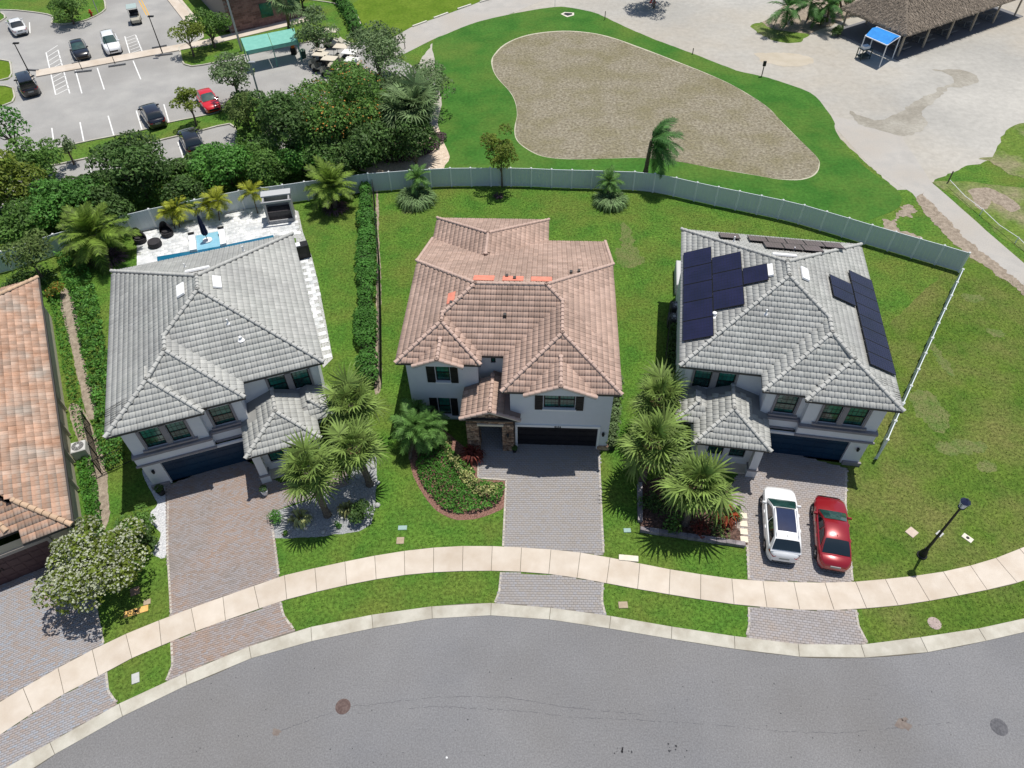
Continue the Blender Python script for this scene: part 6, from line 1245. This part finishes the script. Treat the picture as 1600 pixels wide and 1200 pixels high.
# golf carts
def cart(px,rz,lab,roofm,group='golf carts beside the dense trees',z=.006):
    c=G(*px,.8); t=thing('golf_cart',lab,'golf cart',(c.x,c.y,z),rz,group)
    b=MB(); b.add([(1.15,-.45,.3),(1.15,.45,.3),(1.15,.45,.62),(1.15,-.45,.62),(.75,-.55,.95),(.75,.55,.95),(.55,-.58,.35),(.55,.58,.35),(-1.1,-.58,.35),(-1.1,.58,.35),(-1.1,.58,.75),(-1.1,-.58,.75),(-.2,-.58,.75),(-.2,.58,.75)],[(0,1,2,3),(3,2,5,4),(4,5,7,6),(6,7,9,8),(8,9,10,11),(11,10,13,12),(12,13,7,6),(0,3,4,6),(1,7,5,2),(8,11,12,6),(9,7,13,10)]); b.build('body',mat('cart_body',(.45,.42,.34),None,rough=.4),t)
    b=MB(); b.box(-.62,-.08,-.52,.52,.75,.90,bev=.03); b.box(-.72,-.62,-.52,.52,.8,1.25,bev=.0); b.build('seat',M_plas,t)
    b=MB(); b.box(-.85,.75,-.60,.60,1.82,1.88,bev=.03); b.build('roof',roofm,t)
    for x0,x1 in ((.78,.62),(-.75,-.75)):
        for s in (-1,1): b=MB(); b.bar((x0,s*.52,.8),(x1,s*.52,1.83),.03); b.build('roof_post',M_plas,t)
    for x in (.78,-.75):
        for s in (-1,1):
            b=MB(); 
            for yy in (s*.42,s*.6):
                for j in range(12): a=j*math.pi/6; b.v.append((x+.23*math.cos(a),yy,.23+.23*math.sin(a)))
            b.f=[(j,(j+1)%12,12+(j+1)%12,12+j) for j in range(12)]+[tuple(range(12)),tuple(range(12,24))]; b.t=[.5]*14; b.build('wheel',M_rub,t)
    b=MB(); b.tube([(.55,.25,.95),(.38,.25,1.1)],.02,6); b.lathe([(.17,1.10),(.17,1.13),(.13,1.13)],12,(.36,.25)); b.build('steering_wheel',M_plas,t)
    return t
Mcr=mat('tan_cart_roof',(.58,.52,.42),None,rough=.5); Mcw=mat('white_cart_roof',(.70,.69,.66),None,rough=.5)
for (px,rz,lab,m_) in (((503,99),2.9,'golf cart with a tan roof nearest the open car park',Mcr),((517,106),2.9,'golf cart with a tan roof behind the first one',Mcr),((552,108),2.9,'golf cart with a pale roof right beside the flame tree',Mcw),((548,96),2.9,'golf cart with a white roof in the middle of the group',Mcw),((535,87),2.9,'golf cart with a tan roof in the back row',Mcr),((520,62),-.1,'golf cart with a cream roof on the grass edge',Mcr),((498,93),2.9,'golf cart with a cream roof at the left of the back row',Mcr)): cart(px,rz,lab,m_)
cart((210,24),-1.2,'dark green golf cart driving through the car park',mat('green_cart_roof',(.36,.44,.42),None,rough=.4),None)
# green awning
A=[G(376,60,2.6),G(459,44,2.6),G(466,63,2.3),G(384,80,2.3)]; c=sum(A,Vector((0,0,0)))/4; t=thing('awning','long pale green fabric awning on posts over the golf cart stop','awning',(c.x,c.y,0)); Mga=mat('mint_canvas',(.20,.50,.42),(.24,.56,.47),2,.8,trans=.2)
def lerp(a,b,k): return a+(b-a)*k
for k0,k1 in ((0,.495),(.505,1)):
    b=MB(); o_=Vector((c.x,c.y,0)); q=[lerp(A[0],A[1],k0)-o_,lerp(A[0],A[1],k1)-o_,lerp(A[3],A[2],k1)-o_,lerp(A[3],A[2],k0)-o_]; b.add(q+[v-Vector((0,0,.05)) for v in q],[(3,2,1,0),(4,5,6,7),(0,1,5,4),(1,2,6,5),(2,3,7,6),(3,0,4,7)]); b.add([q[3],q[2],q[2]-Vector((0,0,.4)),q[3]-Vector((0,0,.4))],[(0,1,2,3)]); b.build('canopy',Mga,t)
for v in (A[0],A[1],lerp(A[3],A[2],.02),lerp(A[3],A[2],.5),lerp(A[3],A[2],.98)):
    b=MB(); q=v-Vector((c.x,c.y,0)); b.bar((q.x,q.y,0),(q.x,q.y,q.z-.06),.09); b.build('post',mat('green_post',(.12,.3,.25),None),t)
c=G(473,83,.5); t=thing('rubbish_bin','dark green rubbish bin at the right end of the green awning','bin',(c.x,c.y,.006)); b=MB(); b.lathe([(.32,0),(.36,.8)],12); b.build('barrel',mat('bin_green',(.04,.08,.06),None),t); b=MB(); b.lathe([(.38,.8),(.3,.9),(.1,.93)],12); b.build('lid',mat('bin_lid',(.3,.38,.3),None),t)
c=G(458,76,.6); t=thing('drinks_cooler','orange drinks cooler on a stand under the green awning','cooler',(c.x,c.y,.006)); b=MB(); b.lathe([(.2,.7),(.22,1.15)],12); b.build('tank',mat('cooler_orange',(.6,.15,.03),None),t); b=MB(); b.lathe([(.23,1.15),(.1,1.22)],12); b.build('lid',M_white,t); b=MB(); b.box(-.3,.3,-.25,.25,0,.7); b.build('stand',M_black,t)
# brick building at the top left
A=G(394,46); B=G(474,27); d=B-A; an=math.atan2(d.y,d.x); t=thing('brick_building','brick building with a planted border at the top left of the photo','building',(A.x,A.y,0),an); Mbk=mat('brown_brick',(.20,.105,.09),(.28,.16,.14),4,.9,fine=.15)
b=MB(); b.box(-2.5,d.length,0,14,0,4.2); b.build('wall',mat('brick_joint',(.30,.25,.23),None,rough=.95),t)
b=MB(); r=random.Random(4)
for k in range(18):
    x=-2.5+(.3 if k%2 else 0)
    while x<d.length-.3: b.box(x+.01,min(x+.59,d.length),-.02,.01,.1+k*.225,.1+k*.225+.205,r.random()); x+=.6
b.build('brick',mat('brown_brick2',(.22,.115,.10),(.27,.155,.14),3,.9,tint=.3),t,kind='stuff'); b=MB(); b.box(-2.8,d.length+.3,-.4,14.3,4.2,4.5); b.build('roof',mat('flat_roof',(.35,.33,.31),None),t)
for x in (1.5,5): b=MB(); b.box(x,x+1.5,-.06,-.03,1,2.6); b.build('window',M_glass,t)
hedge('planted border along the foot of the brick building',[(345,50),(400,40),(470,24)],1.5,.8,L_purple,1600,.13,311)
# ------------------------------------------------------------------ thatched hut and blue canopy
E0=G(1342,24,2.7); E1=G(1417,54,2.7); E2=G(1590,-4,2.7); ux=(E2-E1); L=ux.length*1.15; ux.normalize(); uy=Vector((-ux.y,ux.x,0)); Wt=(E0-E1).dot(uy)+.4; an=math.atan2(ux.y,ux.x)
t=thing('thatched_hut','long open sided thatched hut with wooden posts at the top right','hut',(E1.x,E1.y,0),an); Mth=mat('grey_thatch',(.20,.165,.13),(.30,.25,.20),6,.95,fine=.35,fscale=8,bump=.8,bscale=10,tint=.3)
Wt=max(Wt,9); rz_=2.7+Wt/2*.8; b=MB(); hx=Wt/2
R_=[(0,0,2.7),(L,0,2.7),(L,Wt,2.7),(0,Wt,2.7),(hx*.8,Wt/2,rz_),(L-hx*.8,Wt/2,rz_)]; fs=[(0,1,5,4),(1,2,5),(2,3,4,5),(3,0,4)]
b.add(R_,fs); b.add([(x,y,z-.3) for x,y,z in R_],[tuple(reversed(f)) for f in fs]); b.add([R_[0],R_[1],R_[2],R_[3]]+[(x,y,z-.3) for x,y,z in R_[:4]],[(0,1,5,4),(1,2,6,5),(2,3,7,6),(3,0,4,7)]); b.build('roof',Mth,t)
g=np.random.default_rng(12); vv=[]
for f in ((0,1,5,4),(3,0,4)):
    P=[Vector(R_[i]) for i in f]; up=(P[-1]-P[0] if len(P)==3 else ((P[2]+P[3])/2-(P[0]+P[1])/2)); n_=up.cross(P[1]-P[0]).normalized(); n_=n_ if n_.z>0 else -n_; e=(P[1]-P[0]).normalized(); s_=n_.cross(e); s_=s_ if s_.z>0 else -s_
    for k in range(9000 if len(P)==4 else 3500):
        a,b_=g.random(),g.random()**.9
        if len(P)==4: q=P[0].lerp(P[1],a).lerp(P[3].lerp(P[2],a),b_)
        else: q=P[0].lerp(P[1],a).lerp(P[2],b_)
        l=g.uniform(.2,.5); w=g.uniform(.03,.07); q0=q+n_*.02; q1=q-s_*l+n_*g.uniform(.05,.14)+e*g.normal()*.08; vv.append([q0-e*w,q0+e*w,q1])
V=np.array([[tuple(p) for p in x] for x in vv]).reshape(-1,3); link('straw',npmesh('straw',V,np.arange(len(V)).reshape(-1,3),g.uniform(0,1,len(vv))),Mth,t,'stuff')
for k in range(6): 
    for yy in (.5,Wt-.5):
        x=.6+(L-1.2)*k/5; b=MB(); b.bar((x,yy,0),(x,yy,2.75),.16); b.build('post',mat('pale_timber',(.42,.36,.28),None),t)
b=MB(); b.box(-.1,L+.1,-.2,Wt+.2,0,.07); b.build('floor',mat('hut_floor',(.16,.16,.17),None),t)
for k in range(5):
    x=2+(L-4)*k/4.5
    for yy in (1.6,):
        tt=thing('picnic_table',['picnic table under the left end of the thatched hut','second picnic table from the left under the thatched hut','middle picnic table under the thatched hut','fourth picnic table from the left under the thatched hut','picnic table under the right end of the thatched hut'][k],'table',(E1.x+ux.x*x+uy.x*yy,E1.y+ux.y*x+uy.y*yy,.07),an,'tables under the thatched hut'); b=MB(); b.box(-.9,.9,-.4,.4,.7,.75); b.build('top',mat('table_grey',(.22,.22,.22),None),tt)
        for s in (-1,1): b=MB(); b.box(-.9,.9,s*.75-.13,s*.75+.13,.42,.46); b.build('bench',mat('table_grey',(.22,.22,.22),None),tt)
        for s in (-1,1): b=MB(); b.bar((s*.6,-.7,0),(s*.6,.7,.0+.0),.08); b.bar((s*.6,0,0),(s*.6,0,.7),.1); b.build('leg',mat('table_grey',(.22,.22,.22),None),tt)
C4=[G(1352,56,2.4),G(1370,42,2.4),G(1407,57,2.4),G(1386,71,2.4)]; c=sum(C4,Vector((0,0,0)))/4; t=thing('blue_canopy','bright blue canopy on white posts in front of the thatched hut','canopy',(c.x,c.y,0)); o_=Vector((c.x,c.y,0)); q=[v-o_ for v in C4]; ap=sum(q,Vector((0,0,0)))/4+Vector((0,0,.25))
b=MB(); m1=(q[0]+q[1])/2+Vector((0,0,.35)); m2=(q[2]+q[3])/2+Vector((0,0,.35)); b.add([q[0],q[1],q[2],q[3],m1,m2],[(0,4,5,3),(1,2,5,4),(0,1,4),(3,5,2)]); b.build('canopy',mat('azure_canvas',(.02,.22,.62),(.03,.27,.70),2,.7,trans=.1),t)
for i in range(4): b=MB(); b.bar(q[i],q[(i+1)%4],.08); b.build('rail',M_white,t)
for v in q: b=MB(); b.bar((v.x,v.y,0),(v.x,v.y,v.z),.08); b.build('post',M_white,t)
c=G(1350,84,.5); t=thing('trolley','small dark trolley with pale boxes beside the blue canopy','trolley',(c.x,c.y,.01),.3)
b=MB()
for x in (-.6,.6):
    for y in (-.4,.4): b.bar((x,y,0),(x,y,1.1),.08)
for z in (.3,1.05): b.box(-.65,.65,-.45,.45,z,z+.05)
b.build('frame',mat('dark_frame',(.06,.08,.07),None),t); b=MB(); b.box(-.5,.3,-.3,.3,1.1,1.4); b.build('box',M_white,t)
c=G(1341,10,.5); b=MB(); b.lathe([(.5,0),(.6,.3),(.1,.35)],10); o=b.build('pink_float',mat('pink_item',(.6,.25,.25),None)); o.location=(c.x,c.y,0); tag(o,'small round pink object beside the thatched roof','float')
